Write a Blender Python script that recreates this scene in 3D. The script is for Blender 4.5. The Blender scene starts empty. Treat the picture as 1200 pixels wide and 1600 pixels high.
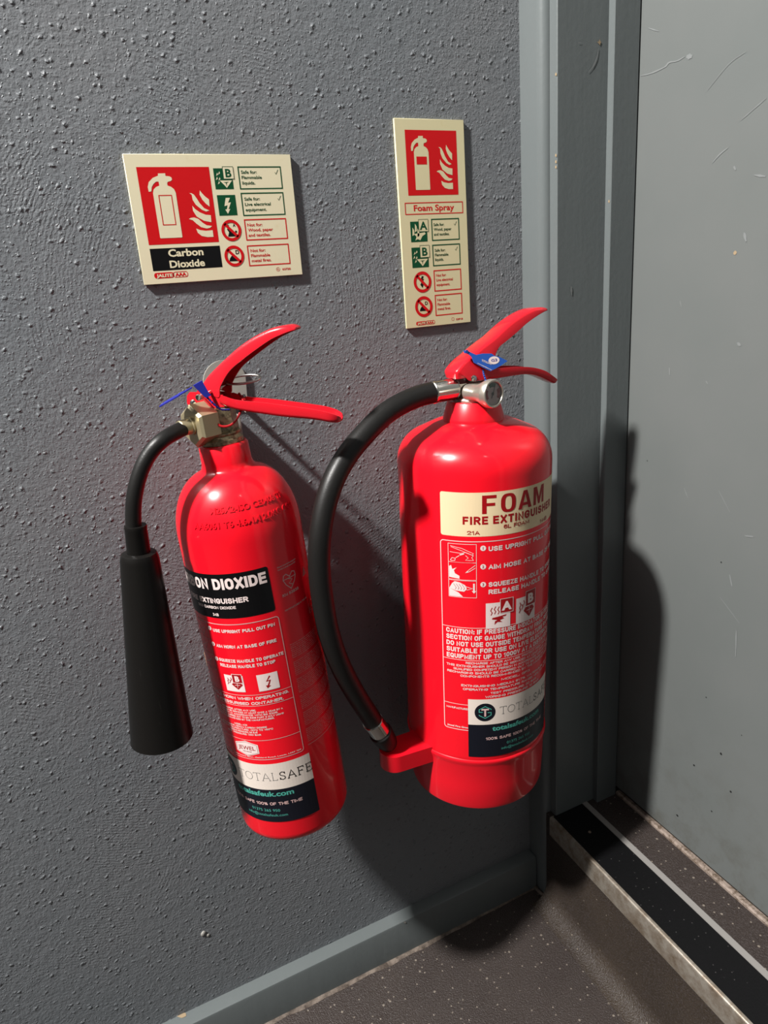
import bpy, bmesh, math, random
from mathutils import Vector, Matrix
from mathutils.geometry import tessellate_polygon
from math import radians, sin, cos, pi

random.seed(4)
COL = bpy.context.scene.collection
ZO = 0.9882          # height of the top edge of the wide sign's line above the floor (metres)

# ------------------------------------------------------------------ camera
cam_d = bpy.data.cameras.new('camera')
cam = bpy.data.objects.new('camera', cam_d)
COL.objects.link(cam)
bpy.context.scene.camera = cam
YAW, PITCH, ROLL = 0.4296, 0.3105, -0.0779
cam_d.sensor_fit = 'HORIZONTAL'
cam_d.sensor_width = 36.0
cam_d.lens = 1096.77 / 1200 * 36.0
cam_d.clip_start = 0.02
fw = Vector((sin(YAW) * cos(PITCH), cos(YAW) * cos(PITCH), -sin(PITCH)))
rt = Vector((cos(YAW), -sin(YAW), 0))
dn = fw.cross(rt)
cr, sr = cos(ROLL), sin(ROLL)
rt2 = cr * rt - sr * dn
dn2 = sr * rt + cr * dn
up2 = -dn2
M = Matrix((rt2, up2, -fw)).transposed().to_4x4()
M.translation = Vector((-0.0969, -0.6860, -0.1224 + ZO))
cam.matrix_world = M

# ------------------------------------------------------------------ light, world, exposure
world = bpy.data.worlds.new('world')
bpy.context.scene.world = world
world.use_nodes = True
bg = world.node_tree.nodes['Background']
bg.inputs[0].default_value = (0.9, 0.95, 1.0, 1)
bg.inputs[1].default_value = 0.05

def point_lamp(name, loc, power, radius, color=(1, 1, 1)):
    l = bpy.data.lights.new(name, 'POINT')
    l.energy = power
    l.shadow_soft_size = radius
    l.color = color
    o = bpy.data.objects.new(name, l)
    o.location = loc
    COL.objects.link(o)
    return o
point_lamp('corridor_lamp', (-1.44, -0.48, 1.55 + ZO), 335, 0.075, (1.0, 0.975, 0.94))
point_lamp('far_ceiling_lamp', (0.10, -1.30, 2.25), 1.0, 0.04, (1.0, 0.96, 0.92))

vs = bpy.context.scene.view_settings
vs.view_transform = 'Standard'
vs.look = 'None'
vs.gamma = 1.0
vs.use_curve_mapping = False
vs.exposure = 1.32

# ------------------------------------------------------------------ materials
def mat(name, color, rough=0.5, metal=0.0, coat=0.0, coat_rough=0.1, spec=0.5):
    m = bpy.data.materials.new(name)
    m.use_nodes = True
    b = m.node_tree.nodes['Principled BSDF']
    b.inputs['Base Color'].default_value = (*color, 1)
    b.inputs['Roughness'].default_value = rough
    b.inputs['Metallic'].default_value = metal
    b.inputs['Coat Weight'].default_value = coat
    b.inputs['Coat Roughness'].default_value = coat_rough
    b.inputs['Specular IOR Level'].default_value = spec
    return m

class NB:
    """small node-building helper"""
    def __init__(s, m):
        s.nt = m.node_tree; s.n = s.nt.nodes; s.bsdf = s.n['Principled BSDF']
        s.tc = s.n.new('ShaderNodeTexCoord')
    def link(s, a, b): s.nt.links.new(a, b)
    def mapping(s, scale=(1, 1, 1), rot=(0, 0, 0)):
        m = s.n.new('ShaderNodeMapping')
        m.inputs['Scale'].default_value = scale
        m.inputs['Rotation'].default_value = rot
        s.link(s.tc.outputs['Object'], m.inputs['Vector'])
        return m.outputs[0]
    def noise(s, scale, detail=3, rough=0.5, vec=None, dist=0.0):
        n = s.n.new('ShaderNodeTexNoise')
        n.inputs['Scale'].default_value = scale
        n.inputs['Detail'].default_value = detail
        n.inputs['Roughness'].default_value = rough
        n.inputs['Distortion'].default_value = dist
        s.link(vec if vec is not None else s.tc.outputs['Object'], n.inputs['Vector'])
        return n.outputs['Fac']
    def voronoi(s, scale, vec=None, rnd=1.0, flat=None):
        n = s.n.new('ShaderNodeTexVoronoi')
        n.inputs['Scale'].default_value = scale
        n.inputs['Randomness'].default_value = rnd
        if vec is None or flat:                 # cells lie in the plane of the surface
            n.voronoi_dimensions = '2D'
            sp_ = s.n.new('ShaderNodeSeparateXYZ'); cb_ = s.n.new('ShaderNodeCombineXYZ')
            s.link(vec if vec is not None else s.tc.outputs['Object'], sp_.inputs[0])
            s.link(sp_.outputs[0], cb_.inputs[0]); s.link(sp_.outputs[2 if flat == 'xz' else 1], cb_.inputs[1])
            s.link(cb_.outputs[0], n.inputs['Vector'])
            return n
        s.link(vec if vec is not None else s.tc.outputs['Object'], n.inputs['Vector'])
        return n
    def ramp(s, fac, stops):
        r = s.n.new('ShaderNodeValToRGB')
        e = r.color_ramp.elements
        while len(e) < len(stops): e.new(0.5)
        for el, (p, c) in zip(e, stops):
            el.position = p
            el.color = (c, c, c, 1) if isinstance(c, (int, float)) else (*c, 1)
        s.link(fac, r.inputs[0])
        return r.outputs[0]
    def math(s, op, a, b=None, clamp=False):
        n = s.n.new('ShaderNodeMath'); n.operation = op; n.use_clamp = clamp
        for i, v in enumerate((a, b)):
            if v is None: continue
            if isinstance(v, (int, float)): n.inputs[i].default_value = v
            else: s.link(v, n.inputs[i])
        return n.outputs[0]
    def mix(s, fac, a, b):
        n = s.n.new('ShaderNodeMix'); n.data_type = 'RGBA'
        for i, v in ((0, fac), (6, a), (7, b)):
            if isinstance(v, (int, float)): n.inputs[i].default_value = v
            elif isinstance(v, tuple): n.inputs[i].default_value = (*v, 1)
            else: s.link(v, n.inputs[i])
        return n.outputs[2]
    def bump(s, h, strength=1.0, dist=0.001, prev=None):
        b = s.n.new('ShaderNodeBump')
        b.inputs['Strength'].default_value = strength
        b.inputs['Distance'].default_value = dist
        s.link(h, b.inputs['Height'])
        if prev is not None: s.link(prev, b.inputs['Normal'])
        return b.outputs[0]
    def normal(s, n):
        s.link(n, s.bsdf.inputs['Normal'])
    def color(s, c): s.link(c, s.bsdf.inputs['Base Color'])
    def rough(s, c): s.link(c, s.bsdf.inputs['Roughness'])

# textured wall paint
M_WALL = mat('grey_wall_paint', (0.235, 0.258, 0.285), 0.42, spec=0.4)
b = NB(M_WALL)
# coordinates wobbled a little so that the lumps are ragged
nz = b.n.new('ShaderNodeTexNoise'); nz.inputs['Scale'].default_value = 210; nz.inputs['Detail'].default_value = 2
b.link(b.tc.outputs['Object'], nz.inputs['Vector'])
wob = b.n.new('ShaderNodeVectorMath'); wob.operation = 'MULTIPLY_ADD'
b.link(nz.outputs['Color'], wob.inputs[0]); wob.inputs[1].default_value = (0.0045, 0.0045, 0.0045)
b.link(b.tc.outputs['Object'], wob.inputs[2])
wobv = wob.outputs[0]
crowd = b.ramp(b.noise(11, 3, 0.6), [(0.35, 0.0), (0.62, 1.0)])
v = b.voronoi(120, wobv, flat='xz')
near = b.ramp(v.outputs['Distance'], [(0.0, 1.0), (0.09, 0.85), (0.17, 0.22), (0.26, 0.0)])
pick = b.ramp(v.outputs['Color'], [(0.62, 0.0), (0.80, 1.0)])
blob1 = b.math('MULTIPLY', near, pick)
v0 = b.voronoi(62, wobv, flat='xz')
near0 = b.ramp(v0.outputs['Distance'], [(0.0, 1.0), (0.045, 0.8), (0.105, 0.15), (0.16, 0.0)])
blob0 = b.math('MULTIPLY', near0, b.ramp(v0.outputs['Color'], [(0.56, 0.0), (0.72, 1.0)]))
v2 = b.voronoi(260, wobv, flat='xz')
near2 = b.ramp(v2.outputs['Distance'], [(0.0, 1.0), (0.12, 0.6), (0.24, 0.0)])
pick2 = b.math('MULTIPLY', b.ramp(v2.outputs['Color'], [(0.50, 0.0), (0.66, 1.0)]), b.math('ADD', crowd, 0.25))
blob2 = b.math('MULTIPLY', near2, pick2)
orange = b.noise(300, 3, 0.6)
mid = b.noise(95, 3, 0.55)
# arcs left by the brush: rings about points off to one side, in patches
def arcs_about(cx, cz, scale, seedscale, lo):
    mp = b.n.new('ShaderNodeMapping'); mp.inputs['Location'].default_value = (-cx, 0, -cz)
    b.link(wobv, mp.inputs['Vector'])
    wv = b.n.new('ShaderNodeTexWave'); wv.wave_type = 'RINGS'; wv.rings_direction = 'Y'
    wv.inputs['Scale'].default_value = scale; wv.inputs['Distortion'].default_value = 3.0
    wv.inputs['Detail'].default_value = 2; wv.inputs['Detail Scale'].default_value = 6
    b.link(mp.outputs[0], wv.inputs['Vector'])
    pt = b.ramp(b.noise(seedscale, 3, 0.6), [(lo, 0.0), (lo + 0.12, 1.0)])
    return b.math('MULTIPLY', wv.outputs['Fac'], pt)
arcs = b.math('ADD', arcs_about(0.10, 0.86, 95, 6.0, 0.50), arcs_about(-0.25, 0.35, 80, 8.3, 0.56))
h = b.math('ADD', b.math('MAXIMUM', b.math('MULTIPLY', blob1, 0.72), b.math('MULTIPLY', blob0, 1.05)), b.math('MULTIPLY', blob2, 0.35))
h = b.math('ADD', h, b.math('MULTIPLY', orange, 0.42))
h = b.math('ADD', h, b.math('MULTIPLY', mid, 0.45))
h = b.math('ADD', h, b.math('MULTIPLY', arcs, 0.11))
b.normal(b.bump(h, 1.0, 0.0014))
b.color(b.mix(b.ramp(b.noise(3.2, 4, 0.6), [(0.35, 0.0), (0.65, 1.0)]), (0.322, 0.350, 0.376), (0.362, 0.376, 0.396)))

def paint(name, c1, c2, rough, bumpd, scale=60):
    m = mat(name, c1, rough, spec=0.5)
    b = NB(m)
    n = b.noise(scale, 3, 0.5, vec=b.mapping((1, 1, 0.12)))
    n2 = b.noise(scale * 3, 2)
    b.normal(b.bump(b.math('ADD', n, b.math('MULTIPLY', n2, 0.4)), 1.0, bumpd))
    b.color(b.mix(b.ramp(b.noise(5, 4, 0.6), [(0.35, 0.0), (0.65, 1.0)]), c1, c2))
    return m
M_TRIM = paint('grey_gloss_trim', (0.225, 0.255, 0.258), (0.240, 0.268, 0.270), 0.30, 0.0003)
M_DOOR = paint('grey_door_paint', (0.242, 0.262, 0.256), (0.262, 0.278, 0.272), 0.34, 0.00012, 30)

b = NB(M_DOOR)
sep = b.n.new('ShaderNodeSeparateXYZ'); b.link(b.tc.outputs['Object'], sep.inputs[0])
foot = b.ramp(b.math('MULTIPLY', sep.outputs[2], 2.0), [(0.30, 1.0), (0.36, 0.55), (0.62, 0.12), (0.9, 0.0)])
grime = b.math('MULTIPLY', foot, b.ramp(b.noise(34, 6, 0.75), [(0.46, 0.0), (0.72, 0.8)]))
b.color(b.mix(grime, b.mix(b.ramp(b.noise(5, 4, 0.6), [(0.35, 0.0), (0.65, 1.0)]), (0.242, 0.262, 0.256), (0.262, 0.278, 0.272)), (0.13, 0.115, 0.085)))

# floor vinyl
def vinyl(name, c1, c2, speck, upright=False):
    m = mat(name, c1, 0.42, spec=0.5)
    b = NB(m)
    base = b.mix(b.ramp(b.noise(9, 5, 0.65), [(0.3, 0.0), (0.7, 1.0)]), c1, c2)
    fine = b.noise(420, 2)
    base = b.mix(b.ramp(b.noise(650, 2), [(0.48, 0.0), (0.66, 0.75)]), base, (0.135, 0.115, 0.112))
    vc = b.mapping() if upright else None
    v = b.voronoi(110, vc)
    sp = b.math('MULTIPLY', b.ramp(v.outputs['Distance'], [(0.09, 1.0), (0.13, 0.0)]), b.ramp(v.outputs['Color'], [(0.70, 0.0), (0.74, 1.0)]))
    v3 = b.voronoi(60, vc)
    sp3 = b.math('MULTIPLY', b.ramp(v3.outputs['Distance'], [(0.07, 1.0), (0.10, 0.0)]), b.ramp(v3.outputs['Color'], [(0.74, 0.0), (0.78, 1.0)]))
    base = b.mix(b.math('MAXIMUM', sp, sp3), base, speck)
    b.color(base)
    b.normal(b.bump(b.math('ADD', fine, b.noise(800, 1)), 1.0, 0.0009))
    return m
M_FLOOR = vinyl('brown_speckled_vinyl', (0.062, 0.047, 0.042), (0.085, 0.066, 0.058), (0.42, 0.36, 0.30))
M_RISER = vinyl('worn_brown_vinyl', (0.055, 0.041, 0.032), (0.095, 0.070, 0.050), (0.36, 0.30, 0.24), True)

# red enamel
def enamel(name, c, rough=0.26):
    m = mat(name, c, rough, coat=0.6, coat_rough=0.06)
    b = NB(m)
    b.normal(b.bump(b.noise(90, 2), 1.0, 0.00004))
    return m
M_RED = enamel('red_enamel', (1.50, 0.010, 0.030))
M_RED2 = enamel('red_plastic', (1.30, 0.010, 0.030), 0.33)
M_REDLEVER = enamel('red_lever_paint', (1.15, 0.020, 0.040), 0.25)
M_BLACK = mat('black_print', (0.006, 0.006, 0.007), 0.35)
M_NAVY = mat('navy_sticker', (0.010, 0.012, 0.022), 0.4)
M_WHITE = mat('white_print', (1.40, 1.15, 1.10), 0.5)
M_STICK = mat('white_sticker', (1.35, 1.18, 1.05), 0.4)
M_CREAM = mat('cream_label', (1.40, 1.10, 0.68), 0.42)
M_TEAL = mat('teal_print', (0.12, 0.62, 0.50), 0.5)
M_REDPRINT = mat('red_print', (0.60, 0.006, 0.012), 0.45)
M_PALEPRINT = mat('faded_white_print', (1.15, 0.75, 0.72), 0.5)
M_THINGREY = mat('thin_grey_print', (0.10, 0.13, 0.13), 0.5)
M_SIGN_A = mat('cream_sign_board', (1.46, 1.34, 0.93), 0.35)
M_SIGN_B = mat('pale_green_cream_sign_board', (1.30, 1.18, 0.72), 0.35)
for mm_ in (M_SIGN_A, M_SIGN_B):
    b = NB(mm_)
    cc = tuple(mm_.node_tree.nodes['Principled BSDF'].inputs['Base Color'].default_value)[:3]
    dirt = b.ramp(b.noise(26, 5, 0.7), [(0.60, 0.0), (0.80, 0.55)])
    b.color(b.mix(dirt, cc, tuple(x * y for x, y in zip(cc, (0.86, 0.78, 0.62)))))
M_SIGNRED = mat('sign_red', (1.15, 0.008, 0.014), 0.4)
M_SIGNGREEN = mat('sign_green', (0.004, 0.13, 0.045), 0.4)
M_RUBBER = mat('black_rubber', (0.018, 0.017, 0.016), 0.42)
b = NB(M_RUBBER)
b.normal(b.bump(b.noise(700, 2), 1.0, 0.00008))
M_HORN = mat('black_horn_plastic', (0.016, 0.015, 0.014), 0.33, spec=0.3)
b = NB(M_HORN)
b.normal(b.bump(b.noise(160, 4, 0.6), 1.0, 0.00012))
b.color(b.mix(b.ramp(b.noise(120, 3, 0.6, vec=b.mapping((1, 1, 0.25))), [(0.66, 0.0), (0.78, 0.5)]), (0.013, 0.012, 0.011), (0.07, 0.065, 0.06)))
M_CHROME = mat('polished_nickel', (0.78, 0.74, 0.68), 0.16, 1.0)
M_NICKEL = mat('cast_nickel', (0.74, 0.68, 0.58), 0.32, 0.8)
M_BRASS = mat('mottled_brass', (0.56, 0.46, 0.26), 0.42, 0.75)
b = NB(M_BRASS)
b.color(b.mix(b.ramp(b.noise(260, 4, 0.7), [(0.42, 0.0), (0.6, 1.0)]), (0.60, 0.50, 0.30), (0.25, 0.20, 0.12)))
b.normal(b.bump(b.noise(380, 3), 1.0, 0.0002))
M_NUT = mat('gold_plated_nut', (0.62, 0.53, 0.33), 0.36, 0.75)
b = NB(M_NUT)
b.normal(b.bump(b.noise(200, 3), 1.0, 0.0001))
M_STEEL = mat('steel', (0.62, 0.60, 0.58), 0.3, 1.0)
M_ALU = mat('aluminium', (0.62, 0.55, 0.46), 0.42, 0.75)
b = NB(M_ALU)
b.color(b.mix(b.ramp(b.noise(45, 6, 0.75), [(0.40, 0.0), (0.66, 1.0)]), (0.62, 0.56, 0.48), (0.30, 0.22, 0.15)))
M_ALU2 = mat('dull_aluminium_strip', (0.66, 0.63, 0.60), 0.5, 0.35)
M_INSERT = mat('black_rubber_insert', (0.010, 0.010, 0.011), 0.5)
b = NB(M_INSERT)
vv = b.voronoi(130)
sp = b.math('MULTIPLY', b.ramp(vv.outputs['Distance'], [(0.07, 1.0), (0.10, 0.0)]), b.ramp(vv.outputs['Color'], [(0.72, 0.0), (0.76, 1.0)]))
b.color(b.mix(sp, (0.005, 0.005, 0.006), (0.09, 0.085, 0.085)))
b.normal(b.bump(b.noise(500, 2), 1.0, 0.0002))
M_SEAL = mat('dirty_sealant', (0.34, 0.26, 0.20), 0.6)
b = NB(M_SEAL)
b.color(b.mix(b.ramp(b.noise(55, 5, 0.8), [(0.38, 0.0), (0.62, 1.0)]), (0.36, 0.29, 0.24), (0.09, 0.065, 0.05)))
M_BEAD = mat('pinkish_threshold_bead', (0.52, 0.42, 0.36), 0.45)
b = NB(M_BEAD)
b.color(b.mix(b.ramp(b.noise(90, 5, 0.8), [(0.45, 0.0), (0.62, 1.0)]), (0.56, 0.45, 0.38), (0.16, 0.11, 0.07)))
M_BLUE = mat('blue_plastic_tag', (0.035, 0.16, 0.72), 0.38)
M_DBLUE = mat('dark_blue_plastic_tag', (0.035, 0.045, 0.50), 0.4)
M_BRACKET = mat('cream_bracket_metal', (0.62, 0.60, 0.54), 0.4)
M_DIAL = mat('gauge_dial', (1.2, 0.95, 0.90), 0.35)
M_GLASS = mat('gauge_glass', (1, 1, 1), 0.05)
M_GLASS.node_tree.nodes['Principled BSDF'].inputs['Transmission Weight'].default_value = 1.0
M_CEIL = mat('ceiling_paint', (0.10, 0.10, 0.10), 0.7)
M_DARKWALL = mat('dark_corridor_paint', (0.04, 0.042, 0.045), 0.6)
M_CHIP = mat('bare_wood_chip', (0.56, 0.42, 0.26), 0.7)
M_PALECHIP = mat('pale_filler_chip', (0.62, 0.60, 0.56), 0.7)
M_SCRATCH = mat('pale_scratch', (0.34, 0.36, 0.36), 0.6)
M_DARKSPOT = mat('dark_spot', (0.02, 0.02, 0.02), 0.7)
M_ORANGE = mat('tan_plastic', (0.55, 0.30, 0.18), 0.5)

# all paints and prints are held this much darker and the exposure is opened to match,
# so that light thrown from one surface onto another stays as weak as in the photograph
for m_ in bpy.data.materials:
    if m_.name == 'gauge_glass': continue
    pb = m_.node_tree.nodes['Principled BSDF']
    bc = pb.inputs['Base Color']
    TONE = 0.40 if pb.inputs['Metallic'].default_value < 0.4 else 0.70
    if bc.is_linked:
        src = bc.links[0].from_socket
        vm = m_.node_tree.nodes.new('ShaderNodeVectorMath'); vm.operation = 'SCALE'
        vm.inputs['Scale'].default_value = TONE
        m_.node_tree.links.new(src, vm.inputs[0])
        m_.node_tree.links.new(vm.outputs[0], bc)
    else:
        c_ = bc.default_value; bc.default_value = (c_[0] * TONE, c_[1] * TONE, c_[2] * TONE, 1)
    if pb.inputs['Metallic'].default_value < 0.6: pb.inputs['Specular IOR Level'].default_value *= 0.5
    pb.inputs['Coat Weight'].default_value *= 0.5

# ------------------------------------------------------------------ object helpers
def tag(o, label=None, cat=None, group=None, kind=None):
    if label: o['label'] = label
    if cat: o['category'] = cat
    if group: o['group'] = group
    if kind: o['kind'] = kind
    return o

def link_mesh(name, verts, faces, m, parent=None, smooth=None, loc=None):
    me = bpy.data.meshes.new(name)
    me.from_pydata([tuple(v) for v in verts], [], faces)
    me.validate()
    me.update()
    if smooth is not None:
        me.polygons.foreach_set('use_smooth', [True] * len(me.polygons))
        me.set_sharp_from_angle(angle=radians(smooth))
    me.materials.append(m)
    o = bpy.data.objects.new(name, me)
    COL.objects.link(o)
    if parent: o.parent = parent
    return o

def link_bm(name, bm, m, parent=None, smooth=None):
    me = bpy.data.meshes.new(name)
    bmesh.ops.recalc_face_normals(bm, faces=bm.faces)
    bm.to_mesh(me); bm.free()
    if smooth is not None:
        me.polygons.foreach_set('use_smooth', [True] * len(me.polygons))
        me.set_sharp_from_angle(angle=radians(smooth))
    me.materials.append(m)
    o = bpy.data.objects.new(name, me)
    COL.objects.link(o)
    if parent: o.parent = parent
    return o

def empty(name, mw=None, parent=None):
    o = bpy.data.objects.new(name, None)
    o.empty_display_size = 0.05
    COL.objects.link(o)
    if parent: o.parent = parent
    if mw is not None: o.matrix_world = mw
    return o

def bm_box(bm, x0, x1, y0, y1, z0, z1, bevel=0.0, seg=2, f=None):
    g = bmesh.ops.create_cube(bm, size=1)
    vs_ = g['verts']
    for v in vs_:
        v.co = Vector((x0 + (v.co.x + .5) * (x1 - x0), y0 + (v.co.y + .5) * (y1 - y0), z0 + (v.co.z + .5) * (z1 - z0)))
    if bevel:
        es = list({e for v in vs_ for e in v.link_edges})
        r = bmesh.ops.bevel(bm, geom=es, offset=bevel, segments=seg, affect='EDGES', profile=0.5)
    if f:
        for v in bm.verts:
            v.co = f(v.co)
    return bm

def box(name, x0, x1, y0, y1, z0, z1, m, parent=None, bevel=0.0, seg=2, f=None):
    bm = bmesh.new()
    bm_box(bm, x0, x1, y0, y1, z0, z1, bevel, seg, f)
    return link_bm(name, bm, m, parent, 40 if bevel else None)

def lathe_geo(profile, n=64, axis_o=Vector((0, 0, 0)), axis=Vector((0, 0, 1)), cap=True):
    """profile: list of (r, z) along the axis"""
    axis = axis.normalized()
    a = axis.cross(Vector((0, 1, 0)))
    if a.length < 1e-3: a = Vector((1, 0, 0))
    a.normalize()
    c = axis.cross(a)
    V, F = [], []
    for r, z in profile:
        for i in range(n):
            t = 2 * pi * i / n
            V.append(axis_o + axis * z + a * (r * cos(t)) + c * (r * sin(t)))
    k = len(profile)
    for j in range(k - 1):
        for i in range(n):
            i2 = (i + 1) % n
            F.append((j * n + i, j * n + i2, (j + 1) * n + i2, (j + 1) * n + i))
    if cap:
        F.append(tuple(range(n - 1, -1, -1)))
        F.append(tuple(range((k - 1) * n, k * n)))
    return V, F

def lathe(name, profile, m, parent, n=64, o=(0, 0, 0), axis=(0, 0, 1), smooth=35):
    V, F = lathe_geo(profile, n, Vector(o), Vector(axis))
    ob = link_mesh(name, V, F, m, parent, smooth)
    return ob

def catmull(pts, per=8):
    pts = [Vector(p) for p in pts]
    P = [pts[0] * 2 - pts[1]] + pts + [pts[-1] * 2 - pts[-2]]
    out = []
    for i in range(1, len(P) - 2):
        p0, p1, p2, p3 = P[i - 1:i + 3]
        for k in range(per):
            t = k / per
            out.append(0.5 * ((2 * p1) + (p2 - p0) * t + (2 * p0 - 5 * p1 + 4 * p2 - p3) * t * t + (3 * p1 - p0 - 3 * p2 + p3) * t ** 3))
    out.append(pts[-1])
    return out

def tube_geo(path, r, n=20, closed=False):
    path = [Vector(p) for p in path]
    rs = r if isinstance(r, (list, tuple)) else [r] * len(path)
    V, F = [], []
    L = len(path)
    prev = None
    for i, p in enumerate(path):
        if closed: t = path[(i + 1) % L] - path[i - 1]
        else: t = path[min(i + 1, L - 1)] - path[max(i - 1, 0)]
        t.normalize()
        if prev is None:
            u = t.cross(Vector((0, 0, 1)))
            if u.length < 1e-3: u = t.cross(Vector((1, 0, 0)))
        else:
            u = prev - t * prev.dot(t)
        u.normalize(); prev = u
        w = t.cross(u)
        for k in range(n):
            a = 2 * pi * k / n
            V.append(p + u * (rs[i] * cos(a)) + w * (rs[i] * sin(a)))
    for i in range(L if closed else L - 1):
        j = (i + 1) % L
        for k in range(n):
            k2 = (k + 1) % n
            F.append((i * n + k, i * n + k2, j * n + k2, j * n + k))
    if not closed:
        F.append(tuple(range(n - 1, -1, -1)))
        F.append(tuple(range((L - 1) * n, L * n)))
    return V, F

def tube(name, path, r, m, parent, n=20, closed=False, smooth=40):
    V, F = tube_geo(path, r, n, closed)
    return link_mesh(name, V, F, m, parent, smooth)

def prism(name, poly, z0, z1, m, parent=None, smooth=None, f=None, fx=None):
    """poly: list of (x, y); extruded in z"""
    n = len(poly)
    V = [(x, y, z0) for x, y in poly] + [(x, y, z1) for x, y in poly]
    if f: V = [f(Vector(v)) for v in V]
    F = [(i, (i + 1) % n, n + (i + 1) % n, n + i) for i in range(n)]
    bm = bmesh.new()
    bv = [bm.verts.new(v) for v in V]
    for q in F: bm.faces.new([bv[i] for i in q])
    for t in tessellate_polygon([[Vector((x, y, 0)) for x, y in poly]]):
        bm.faces.new([bv[i] for i in t]); bm.faces.new([bv[n + i] for i in reversed(t)])
    return link_bm(name, bm, m, parent, smooth)

def plate(name, poly, thick, to3d, m, parent=None, bevel=0.0):
    """poly in (u, v); to3d(u, v, w) with w across the thickness"""
    n = len(poly)
    V = [to3d(u, v, 0) for u, v in poly] + [to3d(u, v, thick) for u, v in poly]
    bm = bmesh.new()
    bv = [bm.verts.new(v) for v in V]
    for i in range(n): bm.faces.new([bv[i], bv[(i + 1) % n], bv[n + (i + 1) % n], bv[n + i]])
    for t in tessellate_polygon([[Vector((x, y, 0)) for x, y in poly]]):
        bm.faces.new([bv[i] for i in t]); bm.faces.new([bv[n + i] for i in reversed(t)])
    return link_bm(name, bm, m, parent)

# ------------------------------------------------------------------ flat print: text and shapes on a mapped surface
_tc = {}
def raw_text(s, bold, extrude=0.0):
    key = (s, bold, extrude)
    if key in _tc: return _tc[key]
    cu = bpy.data.curves.new('t', 'FONT')
    cu.body = s
    cu.size = 1.0
    cu.offset = bold
    cu.resolution_u = 3
    cu.fill_mode = 'BOTH' if extrude else 'FRONT'
    cu.extrude = extrude
    o = bpy.data.objects.new('t', cu)
    COL.objects.link(o)
    dg = bpy.context.evaluated_depsgraph_get()
    ev = o.evaluated_get(dg)
    me = ev.to_mesh()
    V = [v.co.copy() for v in me.vertices]
    F = [tuple(p.vertices) for p in me.polygons]
    ev.to_mesh_clear()
    bpy.data.objects.remove(o)
    bpy.data.curves.remove(cu)
    if not extrude:                         # front faces only
        pass
    _tc[key] = (V, F)
    return V, F
CAP = max(v.y for v in raw_text('H', 0.0)[0])

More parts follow.
